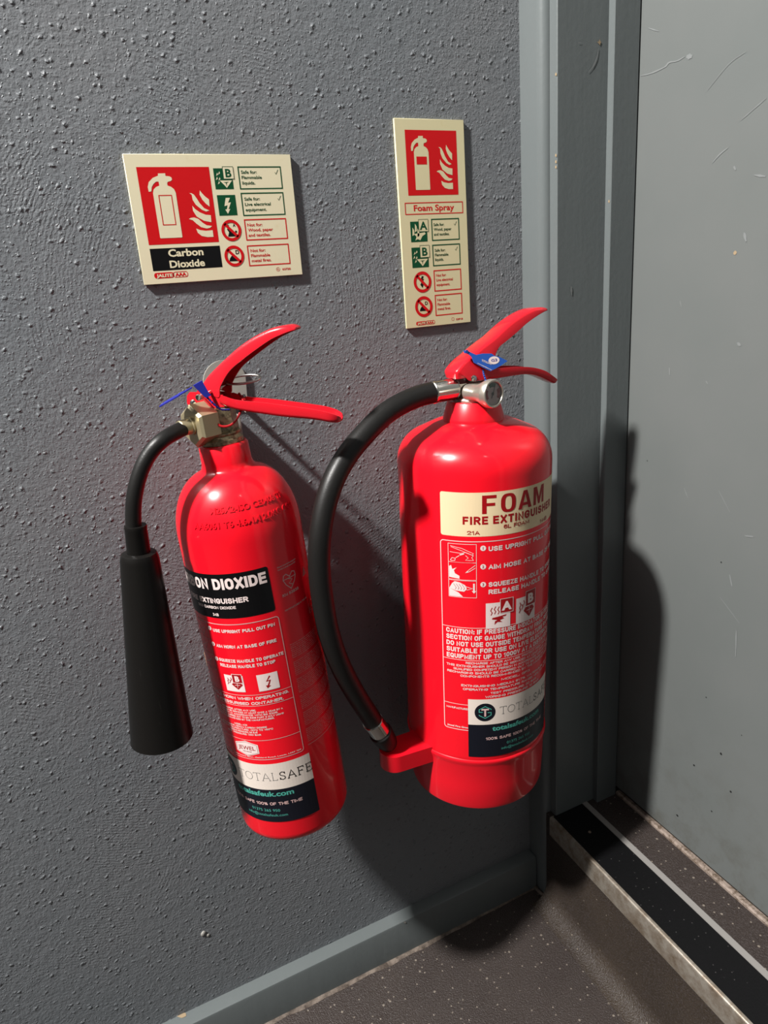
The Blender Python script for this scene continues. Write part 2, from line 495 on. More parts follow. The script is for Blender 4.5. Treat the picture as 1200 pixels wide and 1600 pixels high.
def _arc(cx, cy, rx, ry, a0, a1, n=6):
    return [(cx + rx * cos(radians(a0 + (a1 - a0) * k / n)), cy + ry * sin(radians(a0 + (a1 - a0) * k / n))) for k in range(n + 1)]
def _glyphs():
    O = _arc(.5, .68, .5, .32, 0, 180, 8) + _arc(.5, .32, .5, .32, 180, 360, 8) + [(1, .68)]
    C = _arc(.5, .68, .5, .32, 10, 180, 7) + _arc(.5, .32, .5, .32, 180, 350, 7)
    S = _arc(.5, .75, .48, .25, 20, 180, 6) + _arc(.5, .76, .48, .24, 180, 255, 3)[1:] + _arc(.5, .25, .5, .27, 75, -90, 6) + _arc(.5, .25, .5, .25, -90, -165, 3)[1:]
    P = [(0, 0), (0, 1), (.55, 1)] + _arc(.55, .74, .45, .26, 90, -90, 6)[1:] + [(0, .48)]
    G = {
     'A': (1.05, [[(0, 0), (.5, 1), (1, 0)], [(.19, .30), (.81, .30)]]),
     'B': (1, [[(.55, .52), (0, .52), (0, 1), (.55, 1)] + _arc(.55, .76, .38, .24, 90, -90, 5)[1:] + _arc(.55, .26, .45, .26, 90, -90, 5)[1:] + [(0, 0), (0, .52)]]),
     'C': (1, [C]), 'D': (1, [[(0, 0), (0, 1), (.45, 1)] + _arc(.45, .6, .55, .4, 90, 0, 4)[1:] + _arc(.45, .4, .55, .4, 0, -90, 4) + [(0, 0)]]),
     'E': (.86, [[(1, 1), (0, 1), (0, 0), (1, 0)], [(0, .52), (.88, .52)]]), 'F': (.82, [[(1, 1), (0, 1), (0, 0)], [(0, .50), (.85, .50)]]),
     'G': (1, [_arc(.5, .68, .5, .32, 15, 180, 7) + _arc(.5, .32, .5, .32, 180, 330, 6) + [(1, .46), (.55, .46)]]),
     'H': (1, [[(0, 0), (0, 1)], [(1, 0), (1, 1)], [(0, .51), (1, .51)]]), 'I': (0, [[(.5, 0), (.5, 1)]]),
     'J': (.8, [[(1, 1), (1, .28)] + _arc(.5, .28, .5, .28, 0, -170, 6)[1:]]), 'K': (1, [[(0, 0), (0, 1)], [(1, 1), (0, .38)], [(.32, .58), (1, 0)]]),
     'L': (.8, [[(0, 1), (0, 0), (1, 0)]]), 'M': (1.25, [[(0, 0), (0, 1), (.5, .12), (1, 1), (1, 0)]]), 'N': (1, [[(0, 0), (0, 1), (1, 0), (1, 1)]]),
     'O': (1, [O]), 'P': (.95, [P]), 'Q': (1, [O, [(.6, .25), (1, -.05)]]), 'R': (1, [P, [(.5, .48), (1, 0)]]), 'S': (.95, [S]),
     'T': (.9, [[(0, 1), (1, 1)], [(.5, 1), (.5, 0)]]), 'U': (1, [[(0, 1)] + _arc(.5, .34, .5, .34, 180, 360, 8) + [(1, 1)]]),
     'V': (1, [[(0, 1), (.5, 0), (1, 1)]]), 'W': (1.4, [[(0, 1), (.25, 0), (.5, .9), (.75, 0), (1, 1)]]), 'X': (1, [[(0, 0), (1, 1)], [(0, 1), (1, 0)]]),
     'Y': (1, [[(0, 1), (.5, .45), (1, 1)], [(.5, .45), (.5, 0)]]), 'Z': (.9, [[(0, 1), (1, 1), (0, 0), (1, 0)]]),
     '0': (.9, [O]), '1': (.45, [[(0, .74), (.8, 1), (.8, 0)]]), '2': (.9, [_arc(.5, .7, .5, .3, 170, -10, 6) + [(0, 0), (1, 0)]]),
     '3': (.9, [_arc(.48, .76, .44, .24, 160, -90, 6) + _arc(.48, .26, .52, .26, 90, -160, 7)[1:]]), '4': (.95, [[(.75, 0), (.75, 1), (0, .28), (1, .28)]]),
     '5': (.9, [[(.92, 1), (.12, 1), (.02, .52)] + _arc(.48, .3, .52, .3, 120, -160, 8)]), '6': (.9, [_arc(.5, .68, .5, .32, 30, 180, 6) + _arc(.5, .3, .5, .3, 180, -180, 10)]),
     '7': (.9, [[(0, 1), (1, 1), (.3, 0)]]), '8': (.9, [_arc(.5, .76, .42, .24, 0, 360, 9), _arc(.5, .27, .5, .27, 0, 360, 9)]), '9': (.9, [_arc(.5, .7, .5, .3, 0, 360, 10), _arc(.5, .32, .5, .32, 0, -150, 6)]),
     '.': (0, [[(.5, -.02), (.5, .03)]]), ',': (0, [[(.5, -.12), (.5, .03)]]), ':': (0, [[(.5, 0), (.5, .06)], [(.5, .55), (.5, .62)]]),
     '-': (.4, [[(0, .42), (1, .42)]]), '+': (.7, [[(0, .45), (1, .45)], [(.5, .15), (.5, .75)]]), '/': (.5, [[(0, 0), (1, 1)]]),
     '%': (1.2, [_arc(.22, .75, .2, .22, 0, 360, 8), _arc(.78, .25, .2, .22, 0, 360, 8), [(.2, 0), (.8, 1)]]), '\u00b0': (.3, [_arc(.5, .85, .5, .15, 0, 360, 8)])}
    return G
GLY = _glyphs()

class Print:
    """collects flat shapes given in metres on a surface; f(x, y, lift) -> point"""
    def __init__(s, f, lift): s.f = f; s.lift = lift; s.V = []; s.F = []
    def add(s, V, F, lim=0.0035):
        P = [(float(x), float(y)) for x, y in V]
        out = []
        todo = [tuple(q) for q in F]
        mids = {}
        while todo:                         # cut wide faces so that they follow a curved surface
            q = todo.pop()
            xs = [P[i][0] for i in q]
            if max(xs) - min(xs) <= lim: out.append(q); continue
            if len(q) > 3:
                todo += [(q[0], q[i], q[i + 1]) for i in range(1, len(q) - 1)]; continue
            e = max(range(3), key=lambda i: abs(P[q[i]][0] - P[q[(i + 1) % 3]][0]))
            a, b_, c = q[e], q[(e + 1) % 3], q[(e + 2) % 3]
            k = (min(a, b_), max(a, b_))
            if k not in mids:
                P.append(((P[a][0] + P[b_][0]) / 2, (P[a][1] + P[b_][1]) / 2)); mids[k] = len(P) - 1
            m_ = mids[k]
            todo += [(a, m_, c), (m_, b_, c)]
        b0 = len(s.V)
        s.V += [s.f(x, y, s.lift) for x, y in P]
        s.F += [tuple(b0 + i for i in q) for q in out]
    def poly(s, pts):
        T = tessellate_polygon([[Vector((x, y, 0)) for x, y in pts]])
        s.add(pts, [tuple(t) for t in T])
        return s
    def rect(s, x0, x1, y0, y1, rad=0.0, step=0.003):
        n = max(1, int(abs(x1 - x0) / step))
        xs = [x0 + (x1 - x0) * i / n for i in range(n + 1)]
        if rad:
            for k in range(1, 5):
                q = rad * (1 - cos(k * pi / 10)); xs += [x0 + q, x1 - q]
            xs = sorted(set(xs))
        V = []
        for x in xs:
            d = 0
            e = min(x - x0, x1 - x)
            if rad and e < rad: d = rad - math.sqrt(max(0, rad * rad - (rad - e) ** 2))
            V += [(x, y0 + d), (x, y1 - d)]
        s.add(V, [(2 * i, 2 * i + 2, 2 * i + 3, 2 * i + 1) for i in range(len(xs) - 1)])
        return s
    def stroke(s, pts, w, closed=False, step=0.003):
        P = []
        L = len(pts)
        for i in range(L if closed else L - 1):
            a = Vector(pts[i]); c = Vector(pts[(i + 1) % L])
            n = max(1, int((c - a).length / step))
            for k in range(n): P.append(a.lerp(c, k / n))
        if not closed: P.append(Vector(pts[-1]))
        V = []; n = len(P)
        for i in range(n):
            p = P[i]
            a = P[i - 1] if (closed or i > 0) else None
            c = P[(i + 1) % n] if (closed or i < n - 1) else None
            d1 = (p - a).normalized() if a is not None else None
            d2 = (c - p).normalized() if c is not None else None
            d1 = d1 or d2; d2 = d2 or d1
            t = d1 + d2
            if t.length < 1e-6: t = d1
            t.normalize()
            nr = Vector((-t.y, t.x))
            den = max(0.72, nr.dot(Vector((-d1.y, d1.x))))
            V += [tuple(p + nr * (w / 2 / den)), tuple(p - nr * (w / 2 / den))]
        F = [(2 * i, 2 * i + 1, 2 * ((i + 1) % n) + 1, 2 * ((i + 1) % n)) for i in range(n if closed else n - 1)]
        s.add(V, F)
        return s
    def outline(s, x0, x1, y0, y1, w, rad=0.0):
        if not rad: return s.stroke([(x0, y0), (x1, y0), (x1, y1), (x0, y1)], w, True)
        pts = []
        for cx, cy, a0 in ((x1 - rad, y0 + rad, -90), (x1 - rad, y1 - rad, 0), (x0 + rad, y1 - rad, 90), (x0 + rad, y0 + rad, 180)):
            for k in range(6):
                a = radians(a0 + 18 * k)
                pts.append((cx + rad * cos(a), cy + rad * sin(a)))
        return s.stroke(pts, w, True)
    def disc(s, cx, cy, r, ry=None, n=28):
        ry = ry or r
        return s.poly([(cx + r * cos(2 * pi * k / n), cy + ry * sin(2 * pi * k / n)) for k in range(n)])
    def ring(s, cx, cy, r, w, ry=None, n=32):
        ry = ry or r
        return s.stroke([(cx + r * cos(2 * pi * k / n), cy + ry * sin(2 * pi * k / n)) for k in range(n)], w, True)
    def text(s, t, x0, x1, base, cap, bold=0.0, rot=0.0, skew=0.0):
        V, F = raw_text(t, bold)
        a = min(v.x for v in V); c = max(v.x for v in V)
        k = (x1 - x0) / (c - a); q = cap / (CAP + bold)
        ca, sa = cos(rot), sin(rot)
        W = []
        for v in V:
            x = (v.x - a) * k + v.y * q * skew; y = v.y * q
            W.append((x0 + x * ca - y * sa, base + x * sa + y * ca))
        s.add(W, F)
        return s
    def caps(s, t, x0, x1, base, cap, weight=0.2, gap=0.5, wd=0.42):
        """bold block capitals drawn with strokes, fitted between x0 and x1"""
        th = weight * cap
        def width(k):
            w = 0
            for ch in t:
                if ch == ' ': w += wd * cap * k * 0.75
                else: w += GLY[ch][0] * wd * cap * k + th + gap * th
            return w - gap * th
        lo, hi = 0.05, 6.0
        for _ in range(40):
            m_ = (lo + hi) / 2
            if width(m_) < (x1 - x0): lo = m_
            else: hi = m_
        x = x0
        for ch in t:
            if ch == ' ': x += wd * cap * lo * 0.75; continue
            g, st = GLY[ch]
            w = g * wd * cap * lo
            for pl in st:
                pts = [(x + th / 2 + (a * w if g else 0), base + th / 2 + c * (cap - th)) for a, c in pl]
                if len(pl) == 2:                       # straight bars reach the full height
                    a, c = Vector(pts[0]), Vector(pts[1]); d = (c - a).normalized() * th * 0.5
                    pts = [tuple(a - d), tuple(c + d)]
                else:
                    cl_ = (Vector(pts[0]) - Vector(pts[-1])).length < 1e-7
                    if cl_: pts = pts[:-1]; s.stroke(pts, th, True, 1.0); continue
                    d0 = (Vector(pts[0]) - Vector(pts[1])).normalized() * th * 0.45; d1 = (Vector(pts[-1]) - Vector(pts[-2])).normalized() * th * 0.45
                    pts = [tuple(Vector(pts[0]) + d0)] + pts[1:-1] + [tuple(Vector(pts[-1]) + d1)]
                s.stroke(pts, th, False, 1.0)
            x += w + th + gap * th
        return s
    def natural(s, t, x0, base, cap, bold=0.0, sx=1.0, align='l'):
        V, F = raw_text(t, bold)
        a = min(v.x for v in V); c = max(v.x for v in V)
        w = (c - a) * cap / CAP * sx
        if align == 'c': x0 -= w / 2
        return s.text(t, x0, x0 + w, base, cap, bold)
    def build(s, name, m, parent):
        return link_mesh(name, s.V, s.F, m, parent)

# ------------------------------------------------------------------ the setting
YJ, DS, PHI = -0.051, 0.0087, 0.0401
XA, XN, XS, XD = 0.4104, 0.4199, 0.4852, 0.5209
ZT = -0.8371 + ZO                     # top of the door step
def BF(v):                            # the door side stands a little out of square
    return Vector((v.x + PHI * (v.y - YJ), v.y, v.z))
LX, FY, CH = -2.2, -1.75, 2.95        # left wall, wall behind the camera, ceiling height

tag(box('wall_back', LX, XA + 0.002, 0.0, 0.12, -0.02, CH, M_WALL), 'grey painted wall with lumpy brushed texture', kind='structure')
tag(box('wall_left', LX - 0.1, LX, FY, 0.12, -0.02, CH, M_DARKWALL), kind='structure')
tag(box('wall_front', LX - 0.1, 1.2, FY - 0.1, FY, -0.02, CH, M_DARKWALL), kind='structure')
tag(box('ceiling', LX - 0.1, 1.2, FY - 0.1, 0.12, CH, CH + 0.1, M_CEIL), kind='structure')
floor = tag(box('floor', LX - 0.1, 0.62, FY - 0.1, 0.12, -0.08, 0.0, M_FLOOR), 'dark brown speckled vinyl floor', kind='structure')

# step with a coved riser, nosing, rubber insert and aluminium strip
prof = [(0.385, 0.0002)]
for k in range(0, 9):
    a = radians(-90 + k * 90 / 8)
    prof.append((0.385 + 0.0265 * cos(a), 0.0267 + 0.0265 * sin(a)))
prof += [(0.4116, ZT - 0.028), (0.4116, ZT - 0.0012), (0.640, ZT - 0.0012), (0.640, 0.0002)]
def lengthways(name, prof, y0, y1, m, parent, smooth=30):
    V = []
    n = len(prof)
    for y in (y0, y1):
        for s_, z in prof: V.append(BF(Vector((s_, y, z))))
    bm = bmesh.new()
    bv = [bm.verts.new(v) for v in V]
    for i in range(n): bm.faces.new([bv[i], bv[(i + 1) % n], bv[n + (i + 1) % n], bv[n + i]])
    for t in tessellate_polygon([[Vector((x, z, 0)) for x, z in prof]]):
        bm.faces.new([bv[i] for i in t]); bm.faces.new([bv[n + i] for i in reversed(t)])
    return link_bm(name, bm, m, parent, smooth)
step = lengthways('door_step', prof, YJ + 0.012, -0.90, M_RISER, floor)
lengthways('tread_vinyl', [(0.4735, ZT - 0.0012), (0.5215, ZT - 0.0012), (0.5215, ZT), (0.4735, ZT)], YJ, -0.90, M_FLOOR, step)
lengthways('step_nosing', [(0.4098, ZT - 0.0295), (0.4116, ZT - 0.0295), (0.4116, ZT - 0.0014), (0.4165, ZT - 0.0014), (0.4165, ZT + 0.0002), (0.4120, ZT + 0.0006), (0.4104, ZT - 0.0002), (0.4098, ZT - 0.0018)], YJ + 0.002, -0.90, M_ALU, step, 60)
lengthways('rubber_insert', [(0.4148, ZT - 0.001), (0.4655, ZT - 0.001), (0.4655, ZT + 0.0004), (0.4148, ZT + 0.0004)], YJ, -0.90, M_INSERT, step)
lengthways('aluminium_strip', [(0.4655, ZT - 0.001), (0.4738, ZT - 0.001), (0.4736, ZT + 0.0010), (0.4657, ZT + 0.0010)], YJ, -0.90, M_ALU2, step)
bead = lengthways('threshold_bead', [(0.5195, ZT - 0.001), (0.5195, ZT + 0.0028), (0.5215, ZT + 0.0048), (0.5260, ZT + 0.0048), (0.5260, ZT - 0.001)], YJ - DS, -0.90, M_BEAD, step)
# bit of grit lying on the insert
lump = lathe('grit', [(0.0004, 0), (0.0022, 0.0004), (0.0020, 0.0014), (0.0006, 0.002)], M_BEAD, step, 10, o=BF(Vector((0.4395, -0.098, ZT + 0.0003))))

# skirting board
zb = -0.9319 + ZO
bb = [(0.0, 0.0), (-0.018, 0.0), (-0.018, zb - 0.0035), (-0.0172, zb - 0.0012), (-0.0150, zb - 0.0001), (0.0, zb + 0.0002)]
n = len(bb)
bm = bmesh.new()
vl = [[bm.verts.new((x, y, z)) for y, z in bb] for x in [LX] + [XA - 0.0005]]
for i in range(n): bm.faces.new([vl[0][i], vl[0][(i + 1) % n], vl[1][(i + 1) % n], vl[1][i]])
bm.faces.new(vl[0]); bm.faces.new(vl[1])
tag(link_bm('baseboard_back', bm, M_TRIM, None, 40), 'low grey gloss skirting board along the wall foot', kind='structure')
# line of old sealant on the floor along the skirting
xs_ = [LX + i * (XA - LX) / 160 for i in range(161)]
V, F = [], []
for i, x in enumerate(xs_):
    w = 0.0045 + 0.0022 * sin(i * 1.7) * random.random() + 0.001 * random.random()
    if x > 0.22: w *= max(0.25, 1 - (x - 0.22) / 0.2)
    V += [(x, -0.0178, 0.0022), (x, -0.0178 - w * 0.6, 0.0018), (x, -0.0180 - w, 0.0001)]
    if i:
        q = 3 * i
        F += [(q - 3, q, q + 1, q - 2), (q - 2, q + 1, q + 2, q - 1)]
link_mesh('sealant_line', V, F, M_SEAL, floor, 60)
# sealant lump at the foot of the architrave
V, F = tube_geo(catmull([(0.4085, -0.016, 0.002), (0.4070, -0.026, 0.003), (0.4085, -0.037, 0.0035), (0.4130, -0.0435, 0.003)], 5), 0.0028, 8)
link_mesh('sealant_lump', V, F, M_SEAL, floor, 60)

# architrave and frame post (trim), full height
arch = [(XA, 0.0), (XA, -0.0285), (XA + 0.0006, -0.0315), (XA + 0.002, -0.0345), (XA + 0.0042, -0.0370), (XA + 0.007, -0.0385), (XN, -0.0390), (XN + 0.01, -0.0390), (XN + 0.01, 0.0)]
tag(prism('trim_1', arch, 0.0, CH, M_TRIM, None, 30, BF), 'grey gloss architrave strip beside the wall', kind='structure')
post = [(XN, -0.0385), (XN, YJ + 0.001), (XN + 0.0008, YJ), (XS, YJ), (XS, YJ - DS + 0.0008), (XS + 0.0008, YJ - DS), (XD - 0.0022, YJ - DS), (XD - 0.0014, YJ - DS + 0.0008),
        (XD - 0.0014, -0.047), (XD + 0.06, -0.047), (XD + 0.06, 0.05), (XN, 0.05)]
post_o = tag(prism('trim_2', post, ZT - 0.003, CH, M_TRIM, None, 30, BF), 'grey gloss door frame post with a door stop', kind='structure')
link_b = box('wall_right', 0.43, 1.0, 0.002, 0.12, -0.02, CH, M_WALL)
tag(link_b, kind='structure')
# the wall beyond the door, outside the frame of the picture
tag(box('wall_right_far', XA, 1.2, FY - 0.1, -0.93, -0.02, CH, M_WALL, f=BF), kind='structure')
link_b.name = 'wall_right'
tag(box('wall_over_door', XA, 0.62, -0.93, 0.0, 2.15, CH, M_WALL, f=BF), kind='structure').name = 'wall_upper'

# door leaf
door = box('door_1', XD, XD + 0.044, -0.90, -0.0500, ZT + 0.0115, 2.15, M_DOOR, None, 0.0012, 1, BF)
tag(door, 'flat grey painted door, scratched and scuffed along its foot', kind='structure')
def dpt(y, z, lift=0.0004):
    p = BF(Vector((XD, y, z + ZO)))
    return Vector((p.x - lift, p.y, p.z))
def scratch(name, pts, w, m, parent, fn, per=4):
    P = catmull([(y, z, 0) for y, z in pts], per)
    V, F = [], []
    n = len(P)
    for i, p in enumerate(P):
        t = (P[min(i + 1, n - 1)] - P[max(i - 1, 0)]).normalized()
        k = w * (0.35 + 0.65 * sin(pi * (i + 0.5) / n)) * random.uniform(0.6, 1.1)
        nr = Vector((-t.y, t.x, 0)) * k / 2
        V += [fn(p.x + nr.x, p.y + nr.y), fn(p.x - nr.x, p.y - nr.y)]
    F = [(2 * i, 2 * i + 1, 2 * i + 3, 2 * i + 2) for i in range(n - 1)]
    return link_mesh(name, V, F, m, parent)
for pts, w in (([(-0.061, 0.065), (-0.075, 0.0635), (-0.094, 0.064), (-0.100, 0.0665), (-0.110, 0.065), (-0.120, 0.066)], 0.0018),
               ([(-0.122, 0.0655), (-0.129, 0.0635)], 0.005),
               ([(-0.070, 0.105), (-0.084, 0.098)], 0.0012), ([(-0.110, 0.118), (-0.124, 0.123)], 0.0018),
               ([(-0.161, -0.034), (-0.169, -0.028), (-0.178, -0.024)], 0.0014), ([(-0.150, 0.03), (-0.172, 0.045), (-0.19, 0.05)], 0.0008),
               ([(-0.209, -0.052), (-0.221, -0.055)], 0.0022), ([(-0.186, -0.041), (-0.1885, -0.0445)], 0.0022),
               ([(-0.190, -0.004), (-0.215, 0.008)], 0.0010), ([(-0.203, -0.100), (-0.206, -0.108)], 0.0030),
               ([(-0.232, -0.392), (-0.242, -0.390)], 0.0022), ([(-0.196, -0.352), (-0.212, -0.372)], 0.0009),
               ([(-0.120, -0.230), (-0.121, -0.238)], 0.0022), ([(-0.205, -0.200), (-0.209, -0.203)], 0.0030),
               ([(-0.150, -0.36), (-0.156, -0.37)], 0.0015), ([(-0.218, -0.44), (-0.222, -0.452)], 0.0022), ([(-0.208, -0.47), (-0.235, -0.49)], 0.0008),
               ([(-0.232, -0.50), (-0.234, -0.53)], 0.0020), ([(-0.13, -0.16), (-0.132, -0.166)], 0.0016), ([(-0.17, -0.24), (-0.173, -0.243)], 0.0016)):
    scratch('scratch', pts, w, M_SCRATCH, door, dpt)
for y, z, r in ((-0.1945, -0.117, 0.0016), (-0.206, -0.43, 0.0012), (-0.093, -0.34, 0.0009), (-0.2, -0.60, 0.0012), (-0.226, -0.66, 0.0022), (-0.19, -0.70, 0.0018), (-0.243, -0.70, 0.0020), (-0.22, -0.745, 0.0015), (-0.25, -0.62, 0.001), (-0.17, -0.79, 0.0022)):
    r *= 0.6 if z < -0.3 else 1.0
    pr = [(r * (1 + 0.4 * random.random()) * cos(a), r * (1 + 0.4 * random.random()) * sin(a)) for a in [k * pi / 4 for k in range(8)]]
    link_mesh('dark_speck', [dpt(y + a, z + c, 0.0003) for a, c in pr], [tuple(range(8))], M_DARKSPOT if z < -0.3 else M_CHIP, door)
# chips and scratches on the frame post
def jpt(x, z, lift=0.0005):
    p = BF(Vector((x, YJ, z + ZO)))
    return Vector((p.x, p.y - lift, p.z))
scratch('scratch', [(0.4716, 0.090), (0.4700, 0.082), (0.4655, 0.074), (0.4590, 0.068)], 0.0020, M_SCRATCH, post_o, jpt)
scratch('scratch', [(0.4455, 0.093), (0.4500, 0.0935)], 0.0008, M_SCRATCH, post_o, jpt)
scratch('scratch', [(0.4390, -0.138), (0.4398, -0.147)], 0.0028, M_SCRATCH, post_o, jpt)
link_mesh('paint_chip', [jpt(0.4729 + a, 0.0950 + c) for a, c in ((-0.0032, 0.0004), (-0.001, 0.0008), (0.0004, 0.0030), (0.0012, 0.0012), (0.0026, 0.0006), (0.0014, -0.0008), (0.0008, -0.0026), (-0.0006, -0.0012))], [tuple(range(8))], M_CHIP, post_o)
def epx(y, z):
    p = BF(Vector((XN, y, z + ZO))); return Vector((p.x - 0.0004, p.y, p.z))
for z in (0.065, -0.008, -0.014, -0.019):
    link_mesh('paint_chip', [epx(-0.0495 + a, z + c) for a, c in ((-0.0014, -0.0016), (0.0014, -0.0008), (0.0010, 0.0016), (-0.0012, 0.0010))], [(0, 1, 2, 3)], M_CHIP, post_o)
def spx(y, z):
    p = BF(Vector((XS, y, z + ZO))); return Vector((p.x - 0.0004, p.y, p.z))
link_mesh('paint_chip', [spx(-0.0575 + a, -0.054 + c) for a, c in ((-0.0012, -0.0014), (0.0014, -0.0008), (0.0010, 0.0016), (-0.0010, 0.0010))], [(0, 1, 2, 3)], M_CHIP, post_o)
# filler chips on the wall and skirting
wall = bpy.data.objects['wall_back']
def wpt(x, z, lift=0.0006): return Vector((x, -lift, z + ZO))
def lumpy(name, x, z, r, m, parent):
    bm = bmesh.new()
    bmesh.ops.create_icosphere(bm, subdivisions=2, radius=1)
    for v in bm.verts:
        k = random.uniform(0.75, 1.2)
        v.co = Vector((x + v.co.x * r * k, v.co.y * r * 0.45, z + ZO + v.co.z * r * 1.15 * k))
    return link_bm(name, bm, m, parent, 80)
lumpy('filler_chip', -0.0577, -0.829, 0.0034, M_PALECHIP, wall)
lumpy('filler_chip', -0.0530, -0.8345, 0.0022, M_PALECHIP, wall)
lumpy('paint_drip', 0.196, -0.158 - 0.21, 0.0013, M_DARKSPOT, wall)
scratch('paint_chip', [(0.1915, -0.9265), (0.1940, -0.9300)], 0.003, M_PALECHIP, bpy.data.objects['baseboard_back'], lambda x, z: Vector((x, -0.0184, z - 0.006 + ZO)))
scratch('paint_chip', [(-0.105, -0.9290), (-0.095, -0.9312)], 0.004, M_CHIP, bpy.data.objects['baseboard_back'], lambda x, z: Vector((x, -0.001 + (z + 0.93) * 2 , zb + 0.0006)))

# ------------------------------------------------------------------ safety signs
GREEN, SRED = M_SIGNGREEN, M_SIGNRED
mm = 0.001
FLAMES = [[(57.9, -23.1), (57.2, -26.8), (58.9, -31.2), (61.5, -34.9), (64.3, -37.5), (64.6, -31.2), (61.4, -28.3), (59.2, -25.3)],
          [(48.8, -25.4), (50.6, -26.8), (50.8, -31.3), (52.9, -35.7), (57.4, -40.1), (60.7, -41.8), (63.6, -41.0), (59.4, -38.7), (56.3, -34.2), (54.2, -29.8), (52.5, -26.8), (50.7, -25.5)],
          [(49.8, -36.4), (49.8, -40.9), (52.3, -46.1), (57.9, -49.9), (64.0, -51.4), (64.3, -45.2), (60.0, -44.6), (55.4, -42.4), (51.8, -39.4)],
          [(45.3, -47.9), (48.4, -49.1), (51.0, -52.1), (54.7, -55.5), (59.4, -56.9), (62.3, -56.3), (64.1, -54.8), (59.5, -54.0), (56.3, -51.4), (53.2, -48.0), (49.9, -46.7), (47.1, -47.0)],
          [(50.3, -56.6), (51.1, -60.4), (54.2, -63.4), (59.0, -64.6), (64.1, -64.6), (64.1, -58.6), (58.3, -58.9), (53.6, -58.1)]]
EXT = [(25.9, -15.5), (31.2, -15.4), (31.2, -17.4), (34.0, -17.7), (35.4, -18.6), (35.6, -20.2), (34.6, -21.2), (32.2, -21.8), (31.6, -22.8), (31.6, -24.6),
       (34.0, -25.6), (36.0, -27.4), (36.9, -30.2), (36.9, -64.4), (36.5, -64.9), (20.6, -64.9), (20.1, -64.4), (20.1, -30.2), (21.0, -27.4), (23.0, -25.6),
       (25.6, -24.6), (25.5, -21.6), (23.6, -21.6), (21.4, -23.4), (19.9, -25.6), (19.1, -28.9), (17.2, -29.1), (17.0, -25.6), (18.2, -22.0), (21.6, -18.8), (25.8, -17.1)]

def sign(name, ox, oz, w, h, label, mboard, thick=0.0026):
    th = 0.001
    mw = Matrix.Translation((ox, -0.0004, oz + ZO))
    root = empty(name, mw)
    tag(root, label, 'sign', 'extinguisher identification signs')
    bd = box('sign_board', 0, w, -thick, 0, -h, 0, mboard, root, 0.0003, 1)
    f = lambda x, y, l: Vector((x, -thick - l, y))
    return root, f

def lines(p, rows, x, tops, cap, sx):
    for t, y in zip(rows, tops): p.natural(t, x * mm, y * mm, cap * mm, 0.018, sx)

def prohib(f, root, cx, cy, r, motif):
    pw = Print(f, 0.00006); pw.disc(cx * mm, cy * mm, r * 0.84 * mm)
    k = Print(f, 0.00012)
    if motif == 'D':
        k.poly([(a * mm, c * mm) for a, c in ((cx - 5.2, cy - 4.4), (cx + 3.8, cy - 4.4), (cx + 1.6, cy - 2.6), (cx - 0.6, cy + 0.6), (cx - 2.6, cy + 0.2), (cx - 4.4, cy - 2.0))])
        k.natural('D', (cx + 1.6) * mm, (cy + 1.6) * mm, 3.4 * mm, 0.02)
    elif motif == 'wood':
        k.poly([(a * mm, c * mm) for a, c in ((cx - 4.0, cy + 1.0), (cx - 2.4, cy - 1.6), (cx - 3.8, cy - 5.2), (cx + 3.8, cy - 5.2), (cx + 1.8, cy - 3.2), (cx + 3.6, cy - 2.0), (cx - 0.4, cy - 1.2), (cx - 2.6, cy + 2.4))])
        k.natural('A', (cx + 1.8) * mm, (cy + 3.0) * mm, 2.4 * mm, 0.02)
        k.disc((cx + 4.2) * mm, (cy - 1.2) * mm, 0.9 * mm); k.disc((cx - 2.6) * mm, (cy + 4.2) * mm, 0.7 * mm)
    else:
        k.poly([(a * mm, c * mm) for a, c in ((cx - 0.5, cy + 6), (cx - 2.6, cy + 1.4), (cx - 0.6, cy + 1.8), (cx - 2.4, cy - 2.4), (cx - 3.2, cy - 2.0), (cx - 0.4, cy - 6.0), (cx + 1.4, cy - 1.8), (cx - 0.2, cy - 2.2), (cx + 1.8, cy + 3.2), (cx + 0.2, cy + 2.8), (cx + 1.8, cy + 5.6))])
    k.build('pictogram', M_BLACK, root)
    rr = Print(f, 0.00020)
    rr.ring(cx * mm, cy * mm, r * 0.86 * mm, r * 0.28 * mm)
    a = r * 0.62
    rr.stroke([((cx - a) * mm, (cy + a) * mm), ((cx + a) * mm, (cy - a) * mm)], r * 0.26 * mm)
    rr.build('prohibition_ring', SRED, root)

